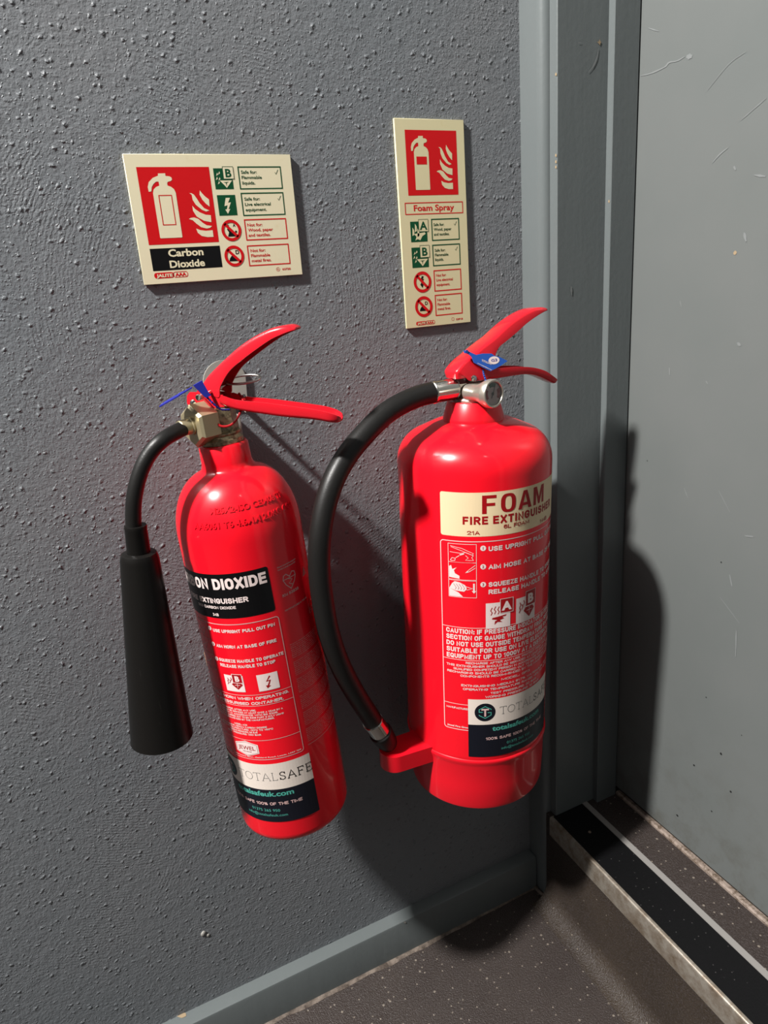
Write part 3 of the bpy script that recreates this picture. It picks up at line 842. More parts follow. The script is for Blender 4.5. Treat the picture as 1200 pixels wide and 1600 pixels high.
def class_icon(f, root, x, y, w, h, letter, cream, lx, ly, lw, lh):
    """green square, cream picture and the boxed letter"""
    g = Print(f, 0.00008); g.rect(x * mm, (x + w) * mm, (y - h) * mm, y * mm)
    g.build('green_square', GREEN, root)
    c = Print(f, 0.00016)
    if letter == 'B':
        cx = x + w * 0.62
        c.poly([(a * mm, q * mm) for a, q in ((cx - w * .34, y - h * .58), (cx + w * .34, y - h * .58), (cx + w * .08, y - h * .86), (cx, y - h * .94), (cx - w * .10, y - h * .82))])
        for a0, b0 in ((.16, .20), (.28, .14), (.12, .40), (.26, .42), (.20, .60)):
            c.poly([((x + w * (a0 - .045)) * mm, (y - h * (b0 + .16)) * mm), ((x + w * (a0 + .07)) * mm, (y - h * (b0 + .10)) * mm), ((x + w * (a0 + .04)) * mm, (y - h * b0) * mm)])
    elif letter == 'A':
        for a0, b0 in ((.10, .28), (.26, .10), (.40, .34)):
            c.poly([((x + w * a0) * mm, (y - h * (b0 + .42)) * mm), ((x + w * (a0 + .12)) * mm, (y - h * (b0 + .36)) * mm), ((x + w * (a0 + .12)) * mm, (y - h * (b0 + .14)) * mm), ((x + w * (a0 + .02)) * mm, (y - h * b0) * mm)])
        c.poly([(a * mm, q * mm) for a, q in ((x + w * .18, y - h * .60), (x + w * .86, y - h * .54), (x + w * .90, y - h * .62), (x + w * .70, y - h * .72), (x + w * .56, y - h * .92), (x + w * .40, y - h * .86), (x + w * .26, y - h * .92), (x + w * .34, y - h * .74))])
    else:
        cx, cy = x + w * .5, y - h * .5
        c.poly([(a * mm, q * mm) for a, q in ((cx - .6, cy + h * .36), (cx + w * .20, cy + h * .36), (cx + w * .06, cy + h * .12), (cx + w * .22, cy + h * .14), (cx + w * .04, cy - h * .20), (cx + w * .14, cy - h * .18), (cx - w * .02, cy - h * .42), (cx - w * .14, cy - h * .20), (cx - w * .05, cy - h * .20), (cx + w * .02, cy + h * .0), (cx - w * .16, cy - h * .04))])
    if lw:
        c.rect((lx) * mm, (lx + lw) * mm, (ly - lh) * mm, ly * mm)
    c.build('pictogram', cream, root)
    if lw:
        t = Print(f, 0.00024)
        t.outline(lx * mm, (lx + lw) * mm, (ly - lh) * mm, ly * mm, 0.35 * mm)
        t.natural(letter, (lx + lw / 2) * mm, (ly - lh * 0.84) * mm, lh * 0.66 * mm, 0.03, 1.05, 'c')
        if letter == 'B':
            cx = x + w * 0.62
            t.poly([((cx) * mm, (y - h * .66) * mm), ((cx + w * .16) * mm, (y - h * .64) * mm), ((cx + w * .02) * mm, (y - h * .70) * mm), ((cx) * mm, (y - h * .86) * mm), ((cx - w * .03) * mm, (y - h * .70) * mm), ((cx - w * .16) * mm, (y - h * .66) * mm)])
        t.build('class_letter', GREEN, root)

# wide sign
s1, f1 = sign('safety_sign', -0.0003, 0.0, 0.1492, 0.1058, 'wide landscape cream sign reading Carbon Dioxide, fixed to the grey wall on the left', M_SIGN_A)
p = Print(f1, 0.00008); p.rect(9.4 * mm, 71.7 * mm, -72.8 * mm, -10.3 * mm); p.build('red_panel', SRED, s1)
p = Print(f1, 0.00008); p.rect(9.4 * mm, 71.8 * mm, -94.6 * mm, -76.0 * mm); p.build('black_panel', M_BLACK, s1)
sx1 = lambda x: 20.0 + (x - 20.1) * 19.5 / 16.8
sy1 = lambda y: -15.3 + (y + 15.4) * 52.4 / 49.5
p = Print(f1, 0.00018)
p.poly([(sx1(x) * mm, sy1(y) * mm) for x, y in EXT])
for fl in FLAMES: p.poly([((47.5 + (x - 45.3) * 20.1 / 19) * mm, (-29.3 + (y + 23.1) * 39 / 41.5) * mm) for x, y in fl])
p.build('extinguisher_and_flames', M_SIGN_A, s1)
p = Print(f1, 0.00026); p.outline(24.5 * mm, 35.4 * mm, -56.8 * mm, -32.9 * mm, 0.7 * mm); p.build('panel_outline', M_SIGNRED, s1)
p = Print(f1, 0.00018)
p.text('Carbon', 24.8 * mm, 56.1 * mm, -83.2 * mm, 6.0 * mm, 0.03); p.text('Dioxide', 24.6 * mm, 56.1 * mm, -92.6 * mm, 6.0 * mm, 0.03)
p.build('lettering', M_SIGN_A, s1)
class_icon(f1, s1, 75.3, -11.5, 16.6, 17.2, 'B', M_SIGN_A, 83.7, -10.2, 9.6, 10.0)
class_icon(f1, s1, 75.5, -33.5, 16.7, 17.2, 'zap', M_SIGN_A, 0, 0, 0, 0)
prohib(f1, s1, 84.6, -63.4, 9.2, 'wood')
prohib(f1, s1, 84.2, -85.6, 9.2, 'D')
def text_box(f, root, x0, x1, y0, y1, lw, rows, tx, tys, cap, sx, tick, m):
    g = Print(f, 0.0001)
    g.outline(x0 * mm, x1 * mm, y0 * mm, y1 * mm, lw * mm)
    lines(g, rows, tx, tys, cap, sx)
    if tick:
        a, c = tick
        g.stroke([(a * mm, (c + 0.5) * mm), ((a + 1.0) * mm, (c - 1.0) * mm), ((a + 3.1) * mm, (c + 2.7) * mm)], 0.48 * mm)
    g.build('text_box', m, root)
text_box(f1, s1, 98.1, 138.1, -28.6, -10.5, 1.0, ['Safe for:', 'Flammable', 'liquids.'], 100.4, (-16.0, -20.4, -25.0), 2.6, 1.18, (132.4, -15.6), GREEN)
text_box(f1, s1, 98.0, 137.9, -51.1, -32.4, 1.0, ['Safe for:', 'Live electrical', 'equipment.'], 100.4, (-38.5, -43.0, -47.6), 2.6, 1.18, (132.4, -37.8), GREEN)
text_box(f1, s1, 98.0, 137.8, -72.3, -54.9, 1.0, ['Not for:', 'Wood, paper', 'and textiles.'], 100.2, (-60.6, -65.0, -69.5), 2.6, 1.15, None, SRED)
text_box(f1, s1, 97.7, 137.6, -94.9, -77.5, 1.0, ['Not for:', 'Flammable', 'metal fires.'], 100.2, (-83.0, -87.4, -91.9), 2.6, 1.15, None, SRED)
g = Print(f1, 0.0001)
g.outline(26.5 * mm, 39.2 * mm, -100.9 * mm, -96.4 * mm, 0.5 * mm, 1.8 * mm)
g.rect(9.6 * mm, 27.0 * mm, -101.1 * mm, -96.2 * mm, 2.2 * mm)
g.text('AAA', 28.0 * mm, 38.0 * mm, -100.0 * mm, 2.8 * mm, 0.05)
mb = g.build('maker_mark', SRED, s1)
g = Print(f1, 0.0001)
g.ring(124.9 * mm, -99.6 * mm, 1.7 * mm, 0.3 * mm); g.natural('22', 123.9 * mm, -100.2 * mm, 1.2 * mm, 0.03)
g.text('63720', 129.2 * mm, 137.6 * mm, -100.6 * mm, 1.8 * mm, 0.03)
g.build('code_number', SRED, s1)
g = Print(f1, 0.0002); g.text('JALITE', 11.6 * mm, 25.6 * mm, -100.0 * mm, 2.6 * mm, 0.04); g.build('lettering', M_SIGN_A, mb)

# tall sign
s2, f2 = sign('safety_sign', 0.2594, 0.0327, 0.080, 0.200, 'tall portrait cream sign reading Foam Spray, fixed to the grey wall beside the door frame', M_SIGN_B)
p = Print(f2, 0.00008); p.rect(11.1 * mm, 70.4 * mm, -70.0 * mm, -10.1 * mm); p.build('red_panel', SRED, s2)
p = Print(f2, 0.00018)
p.poly([(x * mm, y * mm) for x, y in EXT])
for fl in FLAMES: p.poly([(x * mm, y * mm) for x, y in fl])
p.build('extinguisher_and_flames', M_SIGN_B, s2)
p = Print(f2, 0.00026); p.rect(22.6 * mm, 34.4 * mm, -41.3 * mm, -34.1 * mm); p.build('panel_patch', SRED, s2)
class_icon(f2, s2, 11.2, -94.6, 19.4, 19.7, 'A', M_SIGN_B, 20.9, -92.8, 11.2, 11.6)
class_icon(f2, s2, 11.0, -119.6, 19.7, 19.9, 'B', M_SIGN_B, 20.9, -117.9, 11.2, 11.8)
prohib(f2, s2, 21.9, -154.0, 10.6, 'zap')
prohib(f2, s2, 21.9, -179.0, 10.6, 'D')
text_box(f2, s2, 36.5, 69.3, -113.5, -93.1, 1.1, ['Safe for:', 'Wood, paper', 'and textiles.'], 38.6, (-99.6, -104.2, -109.0), 2.7, 0.98, (63.6, -98.6), GREEN)
text_box(f2, s2, 36.3, 69.3, -138.6, -118.3, 1.1, ['Safe for:', 'Flammable', 'liquids.'], 38.6, (-124.8, -129.3, -134.0), 2.7, 0.98, (63.6, -123.6), GREEN)
text_box(f2, s2, 36.4, 69.4, -164.2, -143.7, 1.1, ['Not for:', 'Live electrical', 'equipment.'], 38.8, (-149.8, -154.5, -159.3), 2.7, 0.94, None, SRED)
text_box(f2, s2, 36.4, 69.4, -189.4, -168.7, 1.1, ['Not for:', 'Flammable', 'metal fires.'], 38.8, (-174.8, -179.5, -184.2), 2.7, 0.94, None, SRED)
g = Print(f2, 0.0001)
g.outline(6.7 * mm, 74.9 * mm, -87.6 * mm, -77.0 * mm, 0.9 * mm)
g.text('Foam Spray', 16.4 * mm, 64.4 * mm, -84.6 * mm, 5.6 * mm, 0.022)
g.build('title_box', SRED, s2)
g = Print(f2, 0.0001)
g.outline(23.4 * mm, 34.2 * mm, -197.7 * mm, -194.1 * mm, 0.5 * mm, 1.5 * mm)
g.rect(11.5 * mm, 24.0 * mm, -197.9 * mm, -193.9 * mm, 1.8 * mm)
g.text('AAA', 24.8 * mm, 33.0 * mm, -197.0 * mm, 2.2 * mm, 0.05)
mb = g.build('maker_mark', SRED, s2)
g = Print(f2, 0.0001)
g.ring(57.2 * mm, -194.8 * mm, 1.6 * mm, 0.3 * mm)
g.text('53F18', 61.3 * mm, 69.8 * mm, -196.4 * mm, 1.9 * mm, 0.03)
g.build('code_number', SRED, s2)
g = Print(f2, 0.0002); g.text('JALITE', 13.0 * mm, 22.8 * mm, -197.0 * mm, 2.2 * mm, 0.04); g.build('lettering', M_SIGN_B, mb)

# ------------------------------------------------------------------ extinguisher frames of reference
def frame_matrix(B, U):
    U = Vector(U).normalized()
    X = (Vector((1, 0, 0)) - U * U.x).normalized()
    Y = U.cross(X)
    Mx = Matrix((X, Y, U)).transposed().to_4x4()
    Mx.translation = Vector(B) + Vector((0, 0, ZO))
    return Mx

def lever_space(MW, phi):
    """(u along the lever, z up from the base, off towards the viewer) -> local point"""
    inv = MW.inverted()
    U = MW.to_3x3() @ Vector((0, 0, 1))
    o = MW.translation + U * 0.42
    h = Vector((cos(phi), -sin(phi), 0)); nn = Vector((-sin(phi), -cos(phi), 0))
    return lambda u, z, off=0.0: inv @ (o + h * u + nn * off + Vector((0, 0, z - 0.42)))

def channel(name, S, sp, t, m, parent, invert=False, per=5):
    """S: stations (web u,z, edge u,z, half width); sp: lever space; a bent U section"""
    P = catmull([(a, c, 0) for a, c, _, _, _ in S], per)
    Q = catmull([(c, d, 0) for _, _, c, d, _ in S], per)
    W = catmull([(w, 0, 0) for *_, w in S], per)
    V, F = [], []
    for p_, q_, w_ in zip(P, Q, W):
        w = w_.x
        d = (q_ - p_); L = max(d.length, 1e-5)
        r = min(0.0032, L * 0.8, w * 0.6)
        prof = []
        def at(k, off): c = p_ + d * (k / L); prof.append(sp(c.x, c.y, off))
        tt = min(t, L * 0.6)
        at(L, w); at(r, w); at(r * 0.3, w - r * 0.3); at(0, w - r)
        at(0, -(w - r)); at(r * 0.3, -(w - r * 0.3)); at(r, -w); at(L, -w)
        at(L, -(w - t)); at(r + 0.0002, -(w - t)); at(tt, -(w - r - 0.0006))
        at(tt, w - r - 0.0006); at(r + 0.0002, w - t); at(L, w - t)
        V += prof
    n = 14
    for i in range(len(P) - 1):
        for k in range(n):
            k2 = (k + 1) % n
            F.append((i * n + k, i * n + k2, (i + 1) * n + k2, (i + 1) * n + k))
    e = (len(P) - 1) * n
    for b0 in (0, e):
        F += [tuple(b0 + i for i in (0, 1, 12, 13)), tuple(b0 + i for i in (1, 2, 3, 11, 12)), tuple(b0 + i for i in (3, 4, 10, 11)), tuple(b0 + i for i in (4, 5, 6, 9, 10)), tuple(b0 + i for i in (6, 7, 8, 9))]
    bm = bmesh.new()
    bv = [bm.verts.new(v) for v in V]
    for q in F: bm.faces.new([bv[i] for i in q])
    return link_bm(name, bm, m, parent, 45)

def cyl_map(r, tilt=0.0):
    """metres round the cylinder (0 faces the viewer's side, -y) and metres up"""
    def f(x, y, l):
        a = x / r
        return Vector(((r + l) * sin(a), -(r + l) * cos(a), y))
    return f

def serif(p, x, y, w, h, ch, t=None):
    """light slab-serif capitals drawn with strokes"""
    t = t or h * 0.09
    G = {'T': ([(0, 1), (1, 1)], [(.5, 1), (.5, 0)], [(.32, 0), (.68, 0)], [(0, 1), (0, .86)], [(1, 1), (1, .86)]),
         'L': ([(.2, 1), (.2, 0), (.9, 0), (.9, .16)], [(.04, 1), (.38, 1)], [(.04, 0), (.3, 0)]),
         'A': ([(.06, 0), (.5, 1), (.94, 0)], [(.22, .34), (.78, .34)], [(-.04, 0), (.2, 0)], [(.8, 0), (1.04, 0)]),
         'F': ([(.18, 0), (.18, 1), (.92, 1), (.92, .82)], [(.18, .52), (.7, .52)], [(.02, 0), (.4, 0)], [(.02, 1), (.2, 1)], [(.7, .42), (.7, .62)]),
         'E': ([(.92, .82), (.92, 1), (.18, 1), (.18, 0), (.95, 0), (.95, .18)], [(.18, .52), (.7, .52)], [(.02, 0), (.2, 0)], [(.02, 1), (.2, 1)], [(.7, .42), (.7, .62)]),
         'S': ([(.88, .74), (.80, .92), (.5, 1.0), (.2, .90), (.12, .74), (.24, .58), (.5, .5), (.78, .42), (.90, .26), (.80, .08), (.5, 0), (.2, .08), (.1, .26)], [(.88, .7), (.88, .98)], [(.1, .3), (.1, .02)]),
         'O': ([(.5 + .46 * cos(k * pi / 9), .5 + .5 * sin(k * pi / 9)) for k in range(19)],)}
    for st in G[ch]:
        p.stroke([(x + a * w, y + c * h) for a, c in st], t)

def service_sticker(MW, root, f, left, top, hgt):
    """white and navy service sticker; left/top in metres on the surface"""
    W = 0.108
    k = hgt / 0.068
    lift = 0.0004
    # thin sheet standing just proud of the enamel
    p = Print(f, lift); p.rect(left, left + W, top - hgt, top); st = p.build('service_sticker', M_STICK, root)
    q = Print(f, lift + 0.0001); q.rect(left, left + W, top - hgt, top - 0.0295 * k); q.build('navy_panel', M_NAVY, st)
    q = Print(f, lift + 0.0001); cx, cy = left + 0.0172, top - 0.0150 * k
    q.disc(cx, cy, 0.0107); q.build('round_emblem', M_NAVY, st)
    q = Print(f, lift + 0.0002)
    R = 0.0070
    hx = [(cx + R * sin(radians(60 * i)), cy + R * cos(radians(60 * i))) for i in range(6)]
    q.stroke([(hx[1][0], hx[1][1] - R * .12), hx[1], hx[0], hx[5], (hx[5][0], cy + R * .05), (cx - R * .35, cy + R * .05)], 0.0008)
    q.stroke([(hx[4][0], hx[4][1] + R * .12), hx[4], hx[3], hx[2], (hx[2][0], cy - R * .05), (cx + R * .35, cy - R * .05)], 0.0008)
    q.build('emblem_mark', M_TEAL, st)
    q = Print(f, lift + 0.0003)
    q.rect(cx - 0.0038, cx + 0.0038, cy + 0.0026, cy + 0.0044); q.rect(cx - 0.0009, cx + 0.0009, cy - 0.0048, cy + 0.0030)
    q.build('emblem_letter', M_PALEPRINT, st)
    q = Print(f, lift + 0.0003)
    q.caps('100% SAFE 100% OF THE TIME', left + 0.0178, left + 0.0933, top - 0.0478 * k, 0.0034, 0.19)
    q.build('lettering', M_PALEPRINT, st)
    q = Print(f, lift + 0.0001)
    base = top - 0.0190 * k; H = 0.0086
    x = left + 0.0325
    for ch, w in (('T', .0072), ('O', .0088), ('T', .0072), ('A', .0084), ('L', .0058)):
        serif(q, x, base, w, H, ch, 0.0004); x += w + 0.0012
    q.build('lettering', M_THINGREY, st)
    q = Print(f, lift + 0.0001)
    x += 0.0004
    for ch, w in (('S', .0060), ('A', .0080), ('F', .0064), ('E', .0064)):
        serif(q, x, base, w, H, ch, 0.0008); x += w + 0.0017
    q.build('lettering', M_BLACK, st)
    q = Print(f, lift + 0.0002)
    q.text('totalsafeuk.com', left + 0.0245, left + 0.0868, top - 0.0372 * k, 0.0056, 0.03)
    q.text('01375 265 950', left + 0.0405, left + 0.0705, top - 0.0556 * k, 0.0030, 0.0)
    q.text('info@totalsafeuk.com', left + 0.0345, left + 0.0770, top - 0.0612 * k, 0.0029, 0.0)
    q.build('lettering', M_TEAL, st)
    return st

def fire_class(f, root, x0, x1, y0, y1, lx0, lx1, ly0, ly1, letter, white):
    w = x1 - x0; h = y1 - y0
    p = Print(f, 0.00022); p.rect(x0, x1, y0, y1); sq = p.build('pictogram_square', white, root)
    q = Print(f, 0.00030)
    if letter == 'A':
        q.poly([(x0 + w * a, y0 + h * c) for a, c in ((.26, .42), (.84, .50), (.80, .44), (.66, .42), (.74, .36), (.56, .30), (.66, .22), (.46, .24), (.34, .14), (.36, .28), (.46, .32), (.24, .36))])
        for a0, c0 in ((.20, .52), (.34, .56), (.48, .54)):
            q.stroke([(x0 + w * a0, y0 + h * c0), (x0 + w * (a0 + .05), y0 + h * (c0 + .10)), (x0 + w * (a0 - .01), y0 + h * (c0 + .18)), (x0 + w * (a0 + .05), y0 + h * (c0 + .30))], w * 0.035)
    elif letter == 'B':
        q.poly([(x0 + w * a, y0 + h * c) for a, c in ((.36, .44), (.46, .56), (.84, .56), (.94, .44), (.66, .14))])
        for a0, c0 in ((.14, .42), (.26, .52), (.16, .62), (.34, .66), (.46, .62)):
            q.stroke([(x0 + w * a0, y0 + h * c0), (x0 + w * (a0 + .06), y0 + h * (c0 + .10)), (x0 + w * (a0 + .02), y0 + h * (c0 + .2))], w * 0.04)
    else:
        q.stroke([(x0 + w * a, y0 + h * c) for a, c in ((.62, .84), (.44, .56), (.60, .58), (.44, .20))], w * 0.07)
        q.poly([(x0 + w * a, y0 + h * c) for a, c in ((.36, .32), (.60, .26), (.42, .12))])
    if lx1: q.rect(lx0, lx1, ly0, ly1)
    q.build('pictogram', M_REDPRINT, sq)
    if lx1:
        q = Print(f, 0.00038)
        q.outline(lx0, lx1, ly0, ly1, 0.0005)
        q.natural(letter, (lx0 + lx1) / 2, ly0 + (ly1 - ly0) * 0.2, (ly1 - ly0) * 0.6, 0.05, 1.0, 'c')
        if letter == 'B': q.stroke([(x0 + w * .52, y0 + h * .42), (x0 + w * .80, y0 + h * .42)], 0.0004); q.stroke([(x0 + w * .66, y0 + h * .54), (x0 + w * .66, y0 + h * .26)], 0.0004)
        q.build('class_letter', white, sq)

# ================================================================== carbon dioxide extinguisher
R1 = 0.0556
MW1 = frame_matrix((0.0528774, -0.07949095, -0.63612022), (-0.0499, 0.0129, 1.0))
co2 = empty('fire_extinguisher', MW1)
tag(co2, 'slim red extinguisher with black title label and black discharge horn, hung on the left', 'fire extinguisher', 'fire extinguishers hung on the wall')

def co2_profile():
    P = [(0.0, 0.0045), (0.030, 0.0040), (0.0405, 0.0)]
    for k in range(0, 7):
        a = radians(-90 + 15 * k); P.append((0.0426 + 0.013 * cos(a), 0.013 + 0.013 * sin(a)))
    P += [(R1, 0.10), (R1, 0.20), (R1, 0.30)]
    for k in range(0, 15):
        a = radians(k * 5.2); P.append((0.0166 + 0.0390 * cos(a) ** 0.92, 0.316 + 0.0560 * sin(a)))
    r_, z_ = P[-1]
    P += [(0.0244, z_ + 0.0022), (0.0228, z_ + 0.0048), (0.0220, z_ + 0.0085), (0.0216, 0.3925), (0.0200, 0.3945), (0.0, 0.3945)]
    return P
CP = co2_profile()
lathe('cylinder', CP, M_RED, co2, 128, smooth=40)
# position on the profile by length along it, for the stamped marks
def co2_surface(x, s, l, z0=0.30):
    """s: distance along the profile above z0"""
    pts = [p_ for p_ in CP if p_[1] >= z0 and p_[0] > 0.02]
    pts = [(R1, z0)] + [p_ for p_ in pts if p_[1] > z0 + 1e-6]
    for (r0, za), (r1, zb_) in zip(pts, pts[1:]):
        L = math.hypot(r1 - r0, zb_ - za)
        if s <= L or (r1, zb_) == pts[-1]:
            t = s / L
            r = r0 + (r1 - r0) * t; z = za + (zb_ - za) * t
            nr, nz = (zb_ - za) / L, -(r1 - r0) / L
            a = x / R1
            rr = r + nr * l
            return Vector((rr * sin(a), -rr * cos(a), z + nz * l))
        s -= L
D1 = lambda d: radians(d) * R1
V, F = [], []
for t, a0, a1, s0, cap in (('M25X2-ISO CE0408 TP', -37, 41, 0.0452, 0.0050), ('AA6061 T6 4.6MM 2.0KG CO2', -55, 50, 0.0328, 0.0052)):
    TV, TF = raw_text(t, 0.012, 0.5)
    mx0 = min(v.x for v in TV); mx1 = max(v.x for v in TV)
    b0 = len(V)
    for v in TV:
        x = D1(a0) + (v.x - mx0) / (mx1 - mx0) * D1(a1 - a0)
        V.append(co2_surface(x, s0 + v.y * cap / CAP, 0.00065 if v.z > 0 else -0.0004))
    F += [tuple(b0 + i for i in q) for q in TF]
link_mesh('stamped_marking', V, F, M_RED, co2)
# a faint drip mark of paint on the left shoulder
# valve
lathe('neck_ring', [(0.0, 0.3940), (0.0176, 0.3940), (0.0184, 0.3948), (0.0184, 0.3985), (0.0172, 0.3995), (0.0165, 0.4015), (0.0178, 0.4030), (0.0178, 0.4045), (0.0, 0.4045)], M_BRASS, co2, 48)
vb = lathe('valve_body', [(0.0, 0.4040), (0.0162, 0.4040), (0.0166, 0.4060), (0.0166, 0.4250), (0.0150, 0.4258), (0.0066, 0.4262), (0.0066, 0.4375), (0.0050, 0.4390), (0.0, 0.4390)], M_BRASS, co2, 6, smooth=20)
lathe('valve_stem', [(0.0, 0.4380), (0.0052, 0.4380), (0.0052, 0.4440), (0.0040, 0.4450), (0.0, 0.4450)], M_STEEL, co2, 24)
ax = Vector((-0.93, -0.36, 0.01)).normalized()
lathe('outlet_stub', [(0.0, -0.004), (0.0095, -0.004), (0.0095, 0.012), (0.0, 0.012)], M_BRASS, co2, 32, o=(0.0, 0.0, 0.4150), axis=ax)
nut = lathe('swivel_nut', [(0.0, 0.0), (0.0160, 0.0), (0.0186, 0.0018), (0.0186, 0.0175), (0.0160, 0.0195), (0.0, 0.0195)], M_NUT, co2, 6, o=Vector((0, 0, 0.4145)) + ax * 0.0080, axis=ax, smooth=15)
fer = lathe('nut_ferrule', [(0.0, 0.0), (0.0078, 0.0), (0.0078, 0.0030), (0.0068, 0.0035), (0.0068, 0.0120), (0.0062, 0.0128), (0.0, 0.0128)], M_NUT, nut, 36, o=Vector((0, 0, 0.4152)) + ax * 0.0262, axis=ax)
hp = [Vector((0, 0, 0.4152)) + ax * 0.034, (-0.0524, -0.0258, 0.4114), (-0.0666, -0.0266, 0.4013), (-0.0776, -0.0264, 0.386), (-0.0861, -0.0252, 0.366), (-0.0914, -0.0229, 0.3416), (-0.0913, -0.0227, 0.333)]
tube('hose', catmull(hp, 8), 0.0064, M_RUBBER, co2, 24)
# horn
ht = Vector((-0.0916, -0.0226, 0.3227)); hb = Vector((-0.1107, -0.0143, 0.1439))
ha = (hb - ht).normalized(); HL = (hb - ht).length
horn = lathe('discharge_horn', [(0.0, -0.0005), (0.0120, -0.0005), (0.0142, 0.0006), (0.0150, 0.0026), (0.0158, 0.006), (0.0272, HL - 0.002), (0.0276, HL), (0.0268, HL + 0.0004), (0.0250, HL - 0.001), (0.0140, 0.006), (0.0, 0.004)], M_HORN, co2, 64, o=ht, axis=ha)
lathe('horn_socket', [(0.0066, -0.0240), (0.0088, -0.0240), (0.0092, -0.0225), (0.0090, -0.0200), (0.0096, 0.0), (0.0, 0.0)], M_HORN, horn, 40, o=ht, axis=ha)
# raised lettering ring on the cap of the horn
tg = []
for k in range(26):
    a = 2 * pi * k / 26
    tg.append((a, 0.0126))
# levers
sp1 = lever_space(MW1, radians(40))
up = [(-.0065, .4465, -.0045, .4395, .0122), (0, .4530, .0020, .4372, .0122), (.0062, .4578, .0088, .4355, .0122), (.0140, .4635, .0112, .4440, .0122),
      (.0220, .4690, .0215, .4565, .0122), (.0320, .4755, .0350, .4655, .0122), (.0450, .4822, .0483, .4732, .0120), (.0594, .4878, .0613, .4800, .0115),
      (.0685, .4898, .0710, .4835, .0108), (.0765, .4903, .0778, .4855, .0090), (.0812, .4888, .0815, .4862, .0070), (.0828, .4876, .0828, .4868, .0040)]
channel('upper_lever', up, lambda u, z, o_=0: sp1(u, z, o_ - 0.0030), 0.0013, M_REDLEVER, co2)
lo = [(.0085, .4290, .0095, .4350, .0100), (.0120, .4272, .0128, .4362, .0100), (.0200, .4245, .0198, .4338, .0100), (.0285, .4225, .0278, .4320, .0100), (.0500, .4188, .0500, .4292, .0100), (.0668, .4162, .0668, .4266, .0100),
      (.0850, .4142, .0850, .4236, .0100), (.0960, .4125, .0963, .4215, .0098), (.1050, .4104, .1055, .4188, .0090), (.1105, .4098, .1112, .4160, .0066), (.1130, .4108, .1130, .4140, .0036)]
channel('lower_lever', lo, sp1, 0.0013, M_REDLEVER, co2)
cheek = [(-.0225, .4315), (-.0215, .4375), (-.0185, .4405), (-.0120, .4402), (-.0050, .4385), (.0120, .4370), (.0125, .4270), (.0020, .4262), (-.0080, .4258), (-.0170, .4262), (-.0215, .4280)]
plate('lever_bracket', cheek, 0.0014, lambda u, z, w: sp1(u, z, 0.0072 + w), M_REDLEVER, co2)
plate('lever_bracket', cheek, 0.0014, lambda u, z, w: sp1(u, z, -0.0072 - w), M_REDLEVER, co2)
piv = sp1(-.0165, .4312, 0.0085)
nn1 = (sp1(0, .43, 1) - sp1(0, .43, 0)).normalized()
lathe('rivet', [(0.0, 0.0), (0.0030, 0.0), (0.0028, 0.0008), (0.0016, 0.0014), (0.0, 0.0016)], M_CHROME, co2, 20, o=piv, axis=nn1)
lathe('rivet', [(0.0, 0.0), (0.0026, 0.0), (0.0024, 0.0008), (0.0, 0.0014)], M_CHROME, co2, 20, o=sp1(.0235, .4320, -0.0085) , axis=nn1)
# pin with its ring
pin = tube('safety_pin', [sp1(-.0010, .4380, .0255), sp1(.0030, .4408, 0.0), sp1(.0062, .4440, -.0190)], 0.0016, M_CHROME, co2, 14)
lathe('pin_end', [(0.0, 0.0), (0.0025, 0.0), (0.0027, 0.0055), (0.0020, 0.0062), (0.0, 0.0062)], M_NICKEL, pin, 16, o=sp1(-.0006, .4383, .0215), axis=nn1)
rc = sp1(.0185, .4455, -.0215)
hu = (sp1(1, .45, 0) - sp1(0, .45, 0)).normalized()
upv = Vector((0, 0, 1))
ra = (hu * 0.95 + nn1 * -0.25).normalized(); rb = (nn1 * -0.9 + upv * 0.25).normalized()
tube('pin_ring', [rc + ra * (0.0145 * cos(2 * pi * k / 40)) + rb * (0.0095 * sin(2 * pi * k / 40)) for k in range(40)], 0.00115, M_STEEL, pin, 10, True)
# red cord loop round the valve
cl = [(-.006, .4365, .0110), (.0035, .4255, .0135), (.0050, .4180, .0165), (.0110, .4120, .0170), (.0190, .4125, .0140), (.0240, .4190, .0080), (.0250, .4290, -.0020), (.0180, .4350, -.0105)]
tube('seal_cord', catmull([sp1(*q) for q in cl], 6), 0.0011, M_REDPRINT, co2, 8)
# blue tag seen nearly edge on, its loop and beaded tail
t0 = Vector((-0.0470, -0.0111, 0.4373)); t1 = Vector((-0.0203, -0.0213, 0.4485))
dv = (t1 - t0).normalized(); wv_ = Vector((-0.14, -0.96, 0.02)); wv_ = (wv_ - dv * wv_.dot(dv)).normalized(); nv_ = dv.cross(wv_)
TL = (t1 - t0).length
poly = [(0.0, -0.0025), (0.0, 0.0045), (0.004, 0.0070), (TL * 0.62, 0.0070), (TL * 0.70, 0.0050), (TL, 0.0020), (TL, -0.0015), (TL * 0.72, -0.0035), (TL * 0.62, -0.0070), (0.003, -0.0070)]
tg1 = plate('seal_tag', poly, 0.0009, lambda u, v, w: t0 + dv * u + wv_ * v + nv_ * w, M_DBLUE, co2)
bm = bmesh.new()
a_ = Vector((-0.0215, -0.0225, 0.4490)); 
st_poly = [(-0.0202, 0.4500), (-0.0128, 0.4528), (-0.0095, 0.4425), (-0.0080, 0.4400), (-0.0125, 0.4385), (-0.0150, 0.4420)]
plate('tag_clasp', [(x, z) for x, z in st_poly], 0.0022, lambda u, v, w: Vector((u, -0.0262 + (u + 0.0202) * -0.15 - w, v)), M_DBLUE, tg1)
beads = catmull([(-0.0115, -0.0275, 0.4392), (-0.0075, -0.0290, 0.4330), (-0.0020, -0.0285, 0.4270), (0.0055, -0.0265, 0.4250)], 6)
tube('tag_tail', beads, [0.0011 if k % 2 else 0.0006 for k in range(len(beads))], M_DBLUE, tg1, 8)

